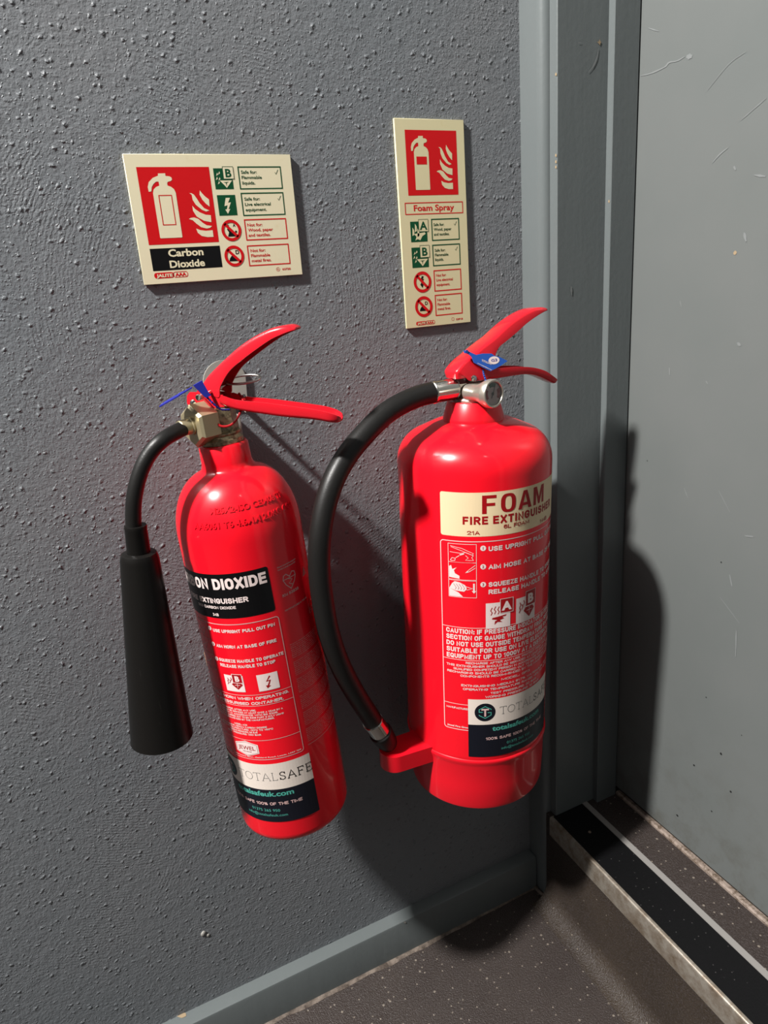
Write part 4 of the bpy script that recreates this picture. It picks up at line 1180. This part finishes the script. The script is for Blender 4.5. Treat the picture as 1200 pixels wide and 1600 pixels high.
# --- printed label
F1 = cyl_map(R1)
p = Print(F1, 0.00012); p.rect(D1(-107), D1(5.0), 0.2500, 0.2922, 0.0022); lab = p.build('black_title_label', M_BLACK, co2)
p = Print(F1, 0.00024)
p.caps('CARBON DIOXIDE', D1(-104.6), D1(2.4), 0.2777, 0.0104, 0.235, 0.4)
p.caps('FIRE EXTINGUISHER', D1(-85.5), D1(-17.0), 0.2645, 0.0050, 0.23, 0.45)
p.caps('2KG CARBON DIOXIDE', D1(-72.5), D1(-29.3), 0.2592, 0.0027)
p.caps('34B', D1(-54.0), D1(-47.6), 0.2522, 0.0028)
p.build('lettering', M_WHITE, lab)
p = Print(F1, 0.00016)
LW = 0.0007
p.outline(D1(-107), D1(6.3), 0.1020, 0.2440, LW, 0.003)
for z in (0.1722, 0.1607, 0.1233): p.stroke([(D1(-107), z), (D1(5.9), z)], 0.0005)
p.stroke([(D1(-66.5), 0.2423), (D1(-66.8), 0.1945), (D1(-104), 0.1945), (D1(-104), 0.2423)], 0.0004, True)
for z in (0.2262, 0.2103): p.stroke([(D1(-104), z), (D1(-66.6), z)], 0.0004)
p.stroke([(D1(-99), 0.240), (D1(-80), 0.233), (D1(-70), 0.238), (D1(-76), 0.229), (D1(-90), 0.230)], 0.0004)
p.stroke([(D1(-99), 0.223), (D1(-85), 0.215), (D1(-72), 0.222), (D1(-80), 0.213)], 0.0004)
p.stroke([(D1(-99), 0.207), (D1(-80), 0.199), (D1(-70), 0.206), (D1(-84), 0.198)], 0.0004)
ins = p.build('instruction_print', M_PALEPRINT, co2)
for z in (0.2385, 0.2226, 0.2075):
    p = Print(F1, 0.00018); p.disc(D1(-62.6), z, 0.0021); p.build('bullet', M_WHITE, ins)
for t, a, c, z in (('USE UPRIGHT PULL OUT PIN', -58.6, 1.8, .2358), ('AIM HORN AT BASE OF FIRE', -58.6, .4, .2204), ('SQUEEZE HANDLE TO OPERATE', -59.2, 4.6, .2060), ('RELEASE HANDLE TO STOP', -59.2, -4.2, .2006)):
    p = Print(F1, 0.00018); p.caps(t, D1(a), D1(c), z, 0.0032, 0.22); p.build('lettering', M_WHITE, ins)
p = Print(F1, 0.00018)
p.caps('DO NOT HOLD HORN WHEN OPERATING.', D1(-104), D1(2.6), 0.1672, 0.0030, 0.22)
p.caps('THIS IS A PRESSURISED CONTAINER.', D1(-98), D1(-3.6), 0.1620, 0.0030, 0.22)
p.build('lettering', M_WHITE, ins)
p = Print(F1, 0.00018)
for t, a, c, z in (('RECHARGE AFTER ANY USE.', -71, -31, .1553), ('THIS EXTINGUISHER SHOULD BE SERVICED AT LEAST ONCE A YEAR BY A', -97, -6.0, .1527), ('QUALIFIED PERSON IN ACCORDANCE WITH BS 5306.', -90, -11, .1501),
                   ('RECHARGING SHOULD BE CARRIED OUT TO BS 5306 PART 9 ONLY USING', -97, -6.0, .1475), ('COMPONENTS RECOMMENDED BY THE MANUFACTURER.', -87, -15.4, .1449),
                   ('MODEL: A2K', -58, -43, .1392), ('EXTINGUISHING MEDIUM: CARBON DIOXIDE', -78, -24, .1366), ('OPERATING TEMPERATURE: -30\u00b0C TO +60\u00b0C', -83, -18.5, .1340), ('WORKING PRESSURE: 56 BAR', -67, -34, .1314), ('TEST PRESSURE: 250 BAR', -71, -31, .1288)):
    p.caps(t, D1(a), D1(c), z, 0.0018)
p.build('small_print', M_WHITE, ins)
p = Print(F1, 0.00018)
p.text('Jewel Fire Group, Gildersome Spur, Gelderd Road, Leeds, LS27 7JZ', D1(-97), D1(4.0), 0.1040, 0.0012, 0.02)
p.build('small_print', M_WHITE, ins)
p = Print(F1, 0.00026)
for n_, z in zip('123', (0.2385, 0.2226, 0.2075)): p.natural(n_, D1(-62.6), z - 0.0012, 0.0024, 0.03, 1, 'c')
p.build('lettering', M_REDPRINT, ins)
fire_class(F1, co2, D1(-57.4), D1(-37.0), 0.1757, 0.1925, D1(-48.2), D1(-38.0), 0.1850, 0.1940, 'B', M_WHITE)
fire_class(F1, co2, D1(-24.0), D1(-4.6), 0.1752, 0.1922, 0, 0, 0, 0, 'zap', M_WHITE)
p = Print(F1, 0.00022)
hexa = [(-62.6, .1185), (-49.6, .1222), (-36.6, .1185), (-36.6, .1090), (-49.6, .1052), (-62.6, .1090)]
p.poly([(D1(a), z) for a, z in hexa]); hx = p.build('maker_badge', M_WHITE, co2)
p = Print(F1, 0.0003)
p.stroke([(D1(-49.6 + (a + 49.6) * .9), .1137 + (z - .1137) * .88) for a, z in hexa], 0.0003, True)
p.text('JEWEL', D1(-59.5), D1(-40.0), 0.1122, 0.0042, 0.01)
p.text('FIRE GROUP', D1(-54.5), D1(-44.5), 0.1098, 0.0010, 0.02)
p.build('lettering', M_REDPRINT, hx)
# certification marks and small print down the right side
p = Print(F1, 0.00016)
p.text('Kitemark licence for fire extinguishers', D1(14), D1(37), 0.2868, 0.0012, 0.03)
p.text('Certified to British Standard EN3', D1(14), D1(36), 0.2843, 0.0012, 0.03)
hxs = [(25, .2635), (20, .2688), (17.6, .2738), (18.6, .2775), (21.6, .2785), (25.3, .2750), (29.0, .2785), (32.2, .2775), (33, .2738), (30.4, .2688)]
p.stroke([(D1(a), z) for a, z in hxs], 0.0007, True)
p.stroke([(D1(18), .2738), (D1(32.4), .2738)], 0.0006)
p.stroke([(D1(23), .2738), (D1(28), .2715), (D1(23.5), .2690), (D1(27.5), .2668)], 0.0006)
p.caps('KM 53838', D1(14.2), D1(34), 0.2588, 0.0028)
p.caps('MANUFACTURED IN THE UK', D1(13.8), D1(44), 0.2452, 0.0016)
p.stroke([(D1(45), .2290), (D1(45), .2370), (D1(51), .2405), (D1(58), .2370), (D1(58), .2290)], 0.0006, True)
p.text('CE', D1(46.5), D1(56), 0.2305, 0.0035, 0.02)
p.poly([(D1(44), .2665), (D1(52), .2665), (D1(48), .2755)])
wd = ['Inspect regularly and after any use, check for signs of', 'corrosion or damage and see that the seal is intact', 'Keep in a cool dry place and away from direct heat', 'Do not use on persons or in confined unventilated spaces',
      'Ventilate the area after use before entering again', 'Contents under pressure. Do not puncture or burn', 'Refill only with approved parts and the correct charge']
z = 0.2118; i = 0
while z > 0.1080:
    blk = (i % 8)
    if blk == 0 and i: z -= 0.0028
    p.text(wd[i % 7], D1(12.6), D1(74 if blk != 7 else 50), z, 0.0009, 0.0)
    z -= 0.0019; i += 1
p.stroke([(D1(11.6), 0.1052), (D1(74), 0.1052)], 0.0004)
p.build('small_print', M_PALEPRINT, co2)
service_sticker(MW1, co2, F1, D1(-100.5), 0.0970, 0.0670)
# tan strip poking out behind the cylinder
box('retaining_strap_end', -0.0535, -0.0500, 0.0240, 0.0262, 0.176, 0.192, M_ORANGE, co2, 0.0006, 1)

# wall bracket of the slim extinguisher
def world_to(MW, v): return MW.inverted() @ Vector(v)
wb = empty('wall_bracket', Matrix.Translation((0.059, 0.0, -0.293 + ZO)))
tag(wb, 'cream metal wall bracket with a round top behind the valve of the slim extinguisher', 'bracket', None)
arc = [(0.021 * cos(radians(a)), 0.094 + 0.021 * sin(radians(a))) for a in range(0, 181, 12)]
plate('back_plate', [(0.019, 0.070)] + arc[1:] + [(-0.021, 0.070)], 0.0022, lambda u, v, w: Vector((u, -0.0006 - w, v)), M_BRACKET, wb)
plate('hook_arm', [(-0.0022, 0.074), (-0.052, 0.070), (-0.056, 0.072), (-0.056, 0.082), (-0.052, 0.082), (-0.050, 0.076), (-0.0022, 0.082)], 0.0022, lambda u, v, w: Vector((0.006 + w + 0.05 * u, u - 0.0006, v)), M_BRACKET, wb)
plate('hook_arm', [(-0.0022, 0.074), (-0.052, 0.070), (-0.056, 0.072), (-0.056, 0.082), (-0.052, 0.082), (-0.050, 0.076), (-0.0022, 0.082)], 0.0022, lambda u, v, w: Vector((-0.017 - w + 0.35 * u, u - 0.0006, v)), M_BRACKET, wb)

box('shadow_block', -0.022, 0.000, -0.046, -0.0020, 0.022, 0.068, M_BRACKET, wb, 0.002, 2)  # unseen block behind the neck, added to widen the bracket's cast shadow

# ================================================================== foam extinguisher
R2 = 0.0772
MW2 = frame_matrix((0.27099139, -0.08709377, -0.66680956), (0.0136, -0.0319, 1.0))
fm = empty('fire_extinguisher', MW2)
tag(fm, 'broad red extinguisher with cream title label, gauge and long side hose, by the door frame', 'fire extinguisher', 'fire extinguishers hung on the wall')
FP = [(0.0, 0.060), (0.070, 0.060), (0.0752, 0.0610), (0.0772, 0.0640), (R2, 0.070), (R2, 0.15), (R2, 0.25), (R2, 0.373)]
for k in range(1, 10):
    a = radians(k * 8.0); FP.append((0.0482 + 0.029 * cos(a), 0.3740 + 0.0315 * sin(a)))
r_, z_ = FP[-1]
FP += [(0.0490, 0.4078), (0.0400, 0.4118), (0.0300, 0.4140), (0.0200, 0.4150), (0.0, 0.4150)]
lathe('cylinder', FP, M_RED, fm, 128, smooth=40)
lathe('base_skirt', [(0.0, 0.004), (0.060, 0.003), (0.0715, 0.0), (0.0742, 0.0012), (0.0752, 0.0050), (0.0762, 0.030), (0.0766, 0.0560), (0.0776, 0.0600), (0.0786, 0.0632), (0.0784, 0.0652), (0.0774, 0.0662), (0.0, 0.0662)], M_RED2, fm, 128, smooth=40)
lathe('neck_collar', [(0.0, 0.404), (0.0302, 0.4100), (0.0302, 0.4158), (0.0298, 0.4172), (0.0256, 0.4322), (0.0248, 0.4330), (0.0212, 0.4330), (0.0200, 0.4300), (0.0, 0.4300)], M_RED2, fm, 96, smooth=30)
# valve
lathe('valve_body', [(0.0, 0.4295), (0.0198, 0.4300), (0.0200, 0.4345), (0.0188, 0.4362), (0.0172, 0.4365), (0.0150, 0.4385), (0.0128, 0.4395), (0.0118, 0.4440), (0.0122, 0.4475), (0.0118, 0.4500), (0.0090, 0.4515), (0.0090, 0.4570), (0.0, 0.4570)], M_NICKEL, fm, 48)
hx2 = Vector((-1, 0.02, -0.02)).normalized()
lathe('outlet_nut', [(0.0, 0.0), (0.0088, 0.0), (0.0104, 0.0014), (0.0104, 0.0090), (0.0092, 0.0100), (0.0, 0.0100)], M_CHROME, fm, 6, o=(-0.0110, 0.001, 0.4455), axis=hx2, smooth=15)
hose2 = [(-0.0380, 0.0012, 0.4446), (-0.0436, 0.0012, 0.4444), (-0.0602, 0.0003, 0.4430), (-0.0824, -0.0029, 0.4383), (-0.1029, -0.0061, 0.4301), (-0.1270, -0.0116, 0.4150), (-0.1457, -0.0161, 0.4000), (-0.1613, -0.0207, 0.3815), (-0.1726, -0.0244, 0.3590), (-0.1800, -0.0272, 0.3340),
         (-0.1832, -0.0280, 0.3075), (-0.1830, -0.0280, 0.2788), (-0.1794, -0.0272, 0.2411), (-0.1701, -0.0244, 0.2025), (-0.1552, -0.0197, 0.1626), (-0.1361, -0.0140, 0.1207), (-0.1342, -0.0134, 0.1165)]
hs = tube('hose', catmull(hose2, 6), 0.0102, M_RUBBER, fm, 28)
lathe('hose_ferrule', [(0.0, 0.0), (0.0098, 0.0), (0.0104, 0.0008), (0.0106, 0.0025), (0.0104, 0.0035), (0.0104, 0.0225), (0.0108, 0.0235), (0.0108, 0.0255), (0.0098, 0.0265), (0.0, 0.0265)], M_CHROME, hs, 40, o=(-0.0195, 0.0013, 0.4452), axis=(-1, -0.004, -0.03))
e1 = Vector((-0.1347, -0.0136, 0.1165)); ed = (Vector((-0.1165, -0.0085, 0.0800)) - e1).normalized()
lathe('hose_ferrule', [(0.0, 0.0), (0.0100, 0.0), (0.0107, 0.0010), (0.0109, 0.0010), (0.0109, 0.0190), (0.0100, 0.0200), (0.0, 0.0200)], M_CHROME, hs, 40, o=e1, axis=ed)
lathe('hose_nozzle', [(0.0, 0.0), (0.0112, 0.0), (0.0124, 0.0012), (0.0126, 0.0030), (0.0122, 0.0060), (0.0108, 0.0200), (0.0090, 0.0260), (0.0, 0.0260)], M_RUBBER, hs, 40, o=e1 + ed * 0.0200, axis=ed)
# red clip that holds the hose end: a rounded cup on an arm
cc = Vector((-0.1085, -0.0080, 0.0))
pol = []
for k in range(0, 17):
    a = radians(90 + 180 * k / 16); pol.append((cc.x + 0.0165 * cos(a), cc.y + 0.0165 * sin(a)))
pol += [(-0.0700, -0.0270), (-0.0700, 0.0085)]
clip = prism('hose_clip', pol, 0.0500, 0.0695, M_RED2, fm, 35)
# levers
sp2 = lever_space(MW2, 0.0)
up2 = [(-.0240, .4560, -.0150, .4560, .0115), (-.0252, .4620, -.0140, .4570, .0120), (-.0222, .4660, -.0130, .4545, .0125), (-.0152, .4716, -.0100, .4530, .0125), (-.0073, .4762, .0010, .4520, .0125),
       (.0056, .4835, .0120, .4545, .0125), (.0120, .4868, .0170, .4690, .0125), (.0200, .4910, .0230, .4800, .0122), (.0318, .4985, .0340, .4865, .0120), (.0417, .5042, .0455, .4930, .0118),
       (.0550, .5098, .0570, .5000, .0115), (.0667, .5130, .0690, .5055, .0110), (.0780, .5135, .0790, .5088, .0095), (.0850, .5122, .0855, .5098, .0072), (.0880, .5108, .0880, .5098, .0040)]
channel('upper_lever', up2, sp2, 0.0014, M_REDLEVER, fm)
lo2 = [(.0040, .4515, .0040, .4585, .0108), (.0099, .4512, .0099, .4596, .0108), (.0230, .4508, .0230, .4606, .0108), (.0325, .4508, .0325, .4602, .0108), (.0450, .4510, .0440, .4596, .0108), (.0575, .4506, .0593, .4578, .0108),
       (.0680, .4486, .0700, .4553, .0106), (.0780, .4450, .0810, .4512, .0102), (.0880, .4400, .0910, .4450, .0092), (.0950, .4368, .0975, .4408, .0074), (.0985, .4368, .0990, .4385, .0045)]
channel('lower_lever', lo2, sp2, 0.0014, M_REDLEVER, fm)
nn2 = (sp2(0, .43, 1) - sp2(0, .43, 0)).normalized()
lathe('rivet', [(0.0, 0.0), (0.0032, 0.0), (0.0030, 0.0010), (0.0018, 0.0018), (0.0, 0.0020)], M_CHROME, fm, 20, o=sp2(-.0065, .4548, 0.0124), axis=nn2)
# pressure gauge
ga = Vector((0.20, -0.975, 0.06)).normalized()
go = Vector((-0.0050, -0.0410, 0.4440)) - ga * 0.0
gz = Vector((-0.0128, -0.0060, 0.4425))
gs = lathe('pressure_gauge', [(0.0, -0.0330), (0.0080, -0.0330), (0.0080, -0.0200), (0.0092, -0.0150), (0.0120, -0.0085), (0.0130, -0.0060), (0.0134, -0.0045), (0.0134, 0.0), (0.0126, 0.0014), (0.0112, 0.0014), (0.0106, 0.0004), (0.0106, -0.0012), (0.0, -0.0012)], M_NICKEL, fm, 48, o=go, axis=ga)
gx = ga.cross(Vector((0, 0, 1))).normalized(); gy = gx.cross(ga)
gf = lambda x, y, l: go + gx * x + gy * y + ga * (-0.0010 + l)
p = Print(gf, 0.0001); p.disc(0, 0, 0.0103); p.build('gauge_dial', M_DIAL, gs)
p = Print(gf, 0.0002)
for a0, a1 in ((150, 215), (-35, 30)):
    pts = [(0.0080 * cos(radians(a0 + (a1 - a0) * k / 10)), 0.0080 * sin(radians(a0 + (a1 - a0) * k / 10))) for k in range(11)]
    p.stroke(pts, 0.0036)
p.build('gauge_red_sectors', M_REDPRINT, gs)
p = Print(gf, 0.0002)
pts = [(0.0080 * cos(radians(60 + 60 * k / 10)), 0.0080 * sin(radians(60 + 60 * k / 10))) for k in range(11)]
p.stroke(pts, 0.0036); p.build('gauge_green_sector', M_SIGNGREEN, gs)
p = Print(gf, 0.0005); p.stroke([(0.002, -0.004), (-0.001, 0.001), (-0.0028, 0.0072)], 0.0009); p.disc(0, 0, 0.0016); p.build('gauge_needle', M_BLACK, gs)
V, F = lathe_geo([(0.0107, 0.0002), (0.0107, 0.0008)], 40, go, ga)
link_mesh('gauge_glass', V, F, M_GLASS, gs)
# blue tag lying against the lever
tagp = [(-0.0176, 0.4822), (-0.0138, 0.4815), (-0.0048, 0.4768), (0.0029, 0.4772), (0.0123, 0.4762), (0.0150, 0.4740), (0.0201, 0.4725), (0.0288, 0.4676), (0.0200, 0.4640), (0.0079, 0.4605), (0.0000, 0.4648), (-0.0085, 0.4700), (-0.0102, 0.4757), (-0.0139, 0.4787), (-0.0172, 0.4797)]
tl = lambda u, v, w: sp2(u, v, 0.0158 + (0.474 - v) * 0.25 + w)
tg2 = plate('seal_tag', tagp, 0.0010, tl, M_BLUE, fm)
tf = lambda x, y, l: tl(x, y, 0.0010 + l)
p = Print(tf, 0.0002)
p.disc(0.0135, 0.4699, 0.0062, 0.0036)
p.text('TOTALSAFE', -0.0005, 0.0105, 0.4706, 0.0018, 0.02, rot=radians(-24))
p.text('www.totalsafeuk.com', -0.0055, 0.0110, 0.4692, 0.0008, 0.03, rot=radians(-29))
p.build('lettering', M_WHITE, tg2)
p = Print(tf, 0.0003); p.text('G3', 0.0102, 0.0170, 0.4688, 0.0024, 0.02); p.build('lettering', M_DBLUE, tg2)
lathe('tag_hole_rim', [(0.0007, 0.0), (0.0017, 0.0), (0.0017, 0.0008), (0.0007, 0.0008)], M_BLUE, tg2, 16, o=tl(-0.0150, 0.4808, 0.0009), axis=nn2)
bd2 = catmull([sp2(0.0016, 0.4625, 0.0165), sp2(0.0030, 0.4574, 0.0160), sp2(0.0049, 0.4510, 0.0160), sp2(0.0050, 0.4470, 0.0140)], 6)
tube('tag_tail', bd2, [0.0011 if k % 2 else 0.0006 for k in range(len(bd2))], M_BLUE, tg2, 8)

def foam_word(p, x0, x1, base, h):
    W = (x1 - x0) / 4.62
    t = W * 0.27
    x = x0
    Y = lambda v: base + v * h
    # F
    p.rect(x, x + t, base, base + h); p.rect(x + t, x + W * .86, Y(.83), Y(1)); p.rect(x + t, x + W * .78, Y(.42), Y(.58))
    # O, a tall rounded ring
    x += W * 1.14
    n = 28; V = []; w = W * 0.98
    for k in range(n):
        a = 2 * pi * k / n
        q = lambda c: math.copysign(abs(c) ** 0.72, c)
        cx, cy = x + w / 2, base + h / 2
        V.append((cx + q(cos(a)) * w / 2, cy + q(sin(a)) * h * .51)); V.append((cx + q(cos(a)) * (w / 2 - t), cy + q(sin(a)) * (h * .51 - h * .15)))
    p.add(V, [(2 * k, 2 * ((k + 1) % n), 2 * ((k + 1) % n) + 1, 2 * k + 1) for k in range(n)])
    # A
    x += W * 1.16; w = W * 1.06
    p.poly([(x, base), (x + w * .36, Y(1)), (x + w * .50, Y(1)), (x + w * .50, Y(.80)), (x + t * 1.02, base)])
    p.poly([(x + w, base), (x + w * .64, Y(1)), (x + w * .50, Y(1)), (x + w * .50, Y(.80)), (x + w - t * 1.02, base)])
    p.rect(x + w * .26, x + w * .74, Y(.18), Y(.34))
    # M
    x += W * 1.22; w = x1 - x; t *= 0.92
    p.rect(x, x + t, base, base + h); p.rect(x + w - t, x + w, base, base + h)
    p.poly([(x + t * .9, Y(1)), (x + t * 1.25, Y(1)), (x + w * .5, Y(.40)), (x + w * .5, Y(.02)), (x + w * .42, Y(.02)), (x + t * .9, Y(.74))])
    p.poly([(x + w - t * .9, Y(1)), (x + w - t * 1.25, Y(1)), (x + w * .5, Y(.40)), (x + w * .5, Y(.02)), (x + w * .58, Y(.02)), (x + w - t * .9, Y(.74))])

# --- printed label
F2 = cyl_map(R2)
D2 = lambda d: radians(d) * R2
p = Print(F2, 0.00012); p.rect(D2(-56.8), D2(57), 0.3181, 0.3611, 0.0022); cl2 = p.build('cream_title_label', M_CREAM, fm)
p = Print(F2, 0.00026)
foam_word(p, D2(-27.5), D2(25.4), 0.3404, 0.0178)
p.caps('FIRE EXTINGUISHER', D2(-40.8), D2(39.4), 0.3300, 0.0080, 0.235, 0.75)
p.caps('6L FOAM', D2(-12.3), D2(8.9), 0.3243, 0.0040)
p.caps('21A', D2(-37.9), D2(-29.1), 0.3199, 0.0040)
p.caps('144B', D2(21.2), D2(31.5), 0.3195, 0.0040)
p.build('lettering', M_REDPRINT, cl2)
p = Print(F2, 0.00016)
p.outline(D2(-57.2), D2(57), 0.1030, 0.3130, 0.0007, 0.003)
for z in (0.2222, 0.1858, 0.1337): p.stroke([(D2(-57), z), (D2(57), z)], 0.0005)
for z0, z1 in ((0.2915, 0.3103), (0.2735, 0.2915), (0.2550, 0.2727)): p.outline(D2(-51.5), D2(-31.5), z0, z1, 0.0004)
# picture one: pin pulled; two: flame and hose; three: hand and arrow
X = lambda t: D2(-51.5 + 20 * t)
p.stroke([(X(.08), .3080), (X(.5), .3060), (X(.9), .3010), (X(.86), .2995), (X(.5), .3035), (X(.1), .3070)], 0.0004)
p.stroke([(X(.06), .3018), (X(.45), .3010), (X(.62), .3020), (X(.9), .2990)], 0.0004)
p.poly([(X(.40), .2998), (X(.56), .3012), (X(.58), .3002), (X(.44), .2988)])
p.stroke([(X(.08), .2935), (X(.14), .2958), (X(.26), .2955), (X(.24), .2932), (X(.12), .2928)], 0.0005, True)
p.stroke([(X(.28), .2962), (X(.40), .2985)], 0.0006)
p.stroke([(X(.62), .2990), (X(.72), .2965), (X(.62), .2940), (X(.90), .2940), (X(.84), .2968), (X(.90), .2990)], 0.0004)
p.poly([(X(.02), .2755), (X(.40), .2745), (X(.40), .2775), (X(.24), .2798), (X(.20), .2830), (X(.30), .2860), (X(.14), .2840), (X(.10), .2880), (X(.02), .2868)])
p.stroke([(X(.96), .2890), (X(.72), .2838), (X(.64), .2812), (X(.74), .2822), (X(.96), .2862)], 0.0005)
p.poly([(X(.60), .2806), (X(.72), .2822), (X(.68), .2832)])
p.poly([(X(.02), .2556), (X(.52), .2556), (X(.36), .2600), (X(.02), .2640)])
p.poly([(X(.02), .2640), (X(.26), .2618), (X(.56), .2612), (X(.66), .2640), (X(.60), .2680), (X(.40), .2708), (X(.22), .2716), (X(.12), .2690)])
p.stroke([(X(.60), .2668), (X(.86), .2648), (X(.66), .2630)], 0.0005)
p.poly([(X(.88), .2700), (X(.94), .2700), (X(.94), .2622), (X(.99), .2622), (X(.91), .2596), (X(.83), .2622), (X(.88), .2622)])
ip2 = p.build('instruction_print', M_WHITE, fm)
p = Print(F2, 0.00024)
for k, x in enumerate((.18, .28, .38, .48)): p.stroke([(X(x), .2690), (X(x + .10), .2650), (X(x + .06), .2632)], 0.0004)
for n_, z in zip('123', (0.3063, 0.2875, 0.2690)): p.natural(n_, D2(-26.8), z - 0.0014, 0.0028, 0.03, 1, 'c')
# numbers sit on white discs
for z in (0.3063, 0.2875, 0.2690):
    q = Print(F2, 0.00018); q.disc(D2(-26.8), z, 0.0027); q.build('bullet', M_WHITE, ip2)
for t, a, c, z, cap in (('USE UPRIGHT PULL OUT PIN', -23, 49.5, .3030, .0049), ('AIM HOSE AT BASE OF FIRE', -23, 49.5, .2845, .0049), ('SQUEEZE HANDLE TO OPERATE', -23, 54, .2662, .0049), ('RELEASE HANDLE TO STOP', -23, 48, .2584, .0049)):
    q = Print(F2, 0.00018); q.caps(t, D2(a), D2(c), z, cap, 0.23, 0.5); q.build('lettering', M_WHITE, ip2)
q = Print(F2, 0.00018)
for t, c, k in (('CAUTION: IF PRESSURE INDICATOR ENTERS RED', 55, 0), ('SECTION OF GAUGE WITHDRAW FROM SERVICE.', 52, 1), ('DO NOT USE OUTSIDE TEMPERATURE RANGE.', 48, 2), ('SUITABLE FOR USE ON LIVE ELECTRICAL', 42, 3), ('EQUIPMENT UP TO 1000V AT A DISTANCE OF 1M.', 55, 4)):
    q.caps(t, D2(-54.2), D2(c), 0.2154 - k * 0.0070, 0.0052, 0.21, 0.5)
q.build('lettering', M_WHITE, ip2)
q = Print(F2, 0.00018)
for t, w, z in (('RECHARGE AFTER ANY USE. PROTECT FROM FROST.', 39.7, .1817), ('THIS EXTINGUISHER SHOULD BE SERVICED AT LEAST ONCE A YEAR BY A', 54.4, .1779), ('QUALIFIED COMPETENT PERSON IN ACCORDANCE WITH BS 5306 AND', 49, .1741),
                ('RECHARGING SHOULD BE CARRIED OUT TO BS 5306 ONLY USING THE', 54, .1703), ('COMPONENTS RECOMMENDED BY THE MANUFACTURER.', 43.8, .1665), ('MODEL: GF3', 13.1, .1612), ('EXTINGUISHING MEDIUM: 91.7% WATER+8.3% FOAM', 43.3, .1555),
                ('OPERATING TEMPERATURE RANGE: +5\u00b0C TO +60\u00b0C', 42, .1513), ('TEST PRESSURE: 30 BAR', 21.5, .1466), ('WORKING PRESSURE: 10 BAR', 25.3, .1424)):
    q.caps(t, D2(-w), D2(w), z, 0.0025, 0.19)
q.build('small_print', M_WHITE, ip2)
q = Print(F2, 0.00018); q.caps('MANUFACTURED BY:', D2(-55.2), D2(-33), 0.1276, 0.0023); q.build('small_print', M_WHITE, ip2)
q = Print(F2, 0.00018); q.text('Jewel Fire Group Ltd.', D2(-55.0), D2(-32), 0.1055, 0.0020, 0.03); q.build('small_print', M_WHITE, ip2)
p.build('lettering', M_REDPRINT, ip2)
fire_class(F2, fm, D2(-25), D2(-6.5), 0.2212, 0.2488, D2(-14.4), D2(-4.3), 0.2370, 0.2520, 'A', M_WHITE)
fire_class(F2, fm, D2(-1.7), D2(17.2), 0.2212, 0.2488, D2(7.0), D2(17.4), 0.2375, 0.2535, 'B', M_WHITE)
service_sticker(MW2, fm, F2, D2(-38.3), 0.1411, 0.0700)

# small hidden bracket that carries the broad extinguisher
wb2 = empty('wall_bracket', Matrix.Translation((0.274, 0.0, -0.36 + ZO)))
tag(wb2, 'cream metal wall bracket hidden behind the broad foam extinguisher', 'bracket', None)
box('back_plate', -0.016, 0.016, -0.0024, -0.0004, -0.03, 0.03, M_BRACKET, wb2, 0.0004, 1)
box('hook_arm', -0.010, 0.010, -0.0195, -0.0020, 0.000, 0.004, M_BRACKET, wb2, 0.0004, 1)
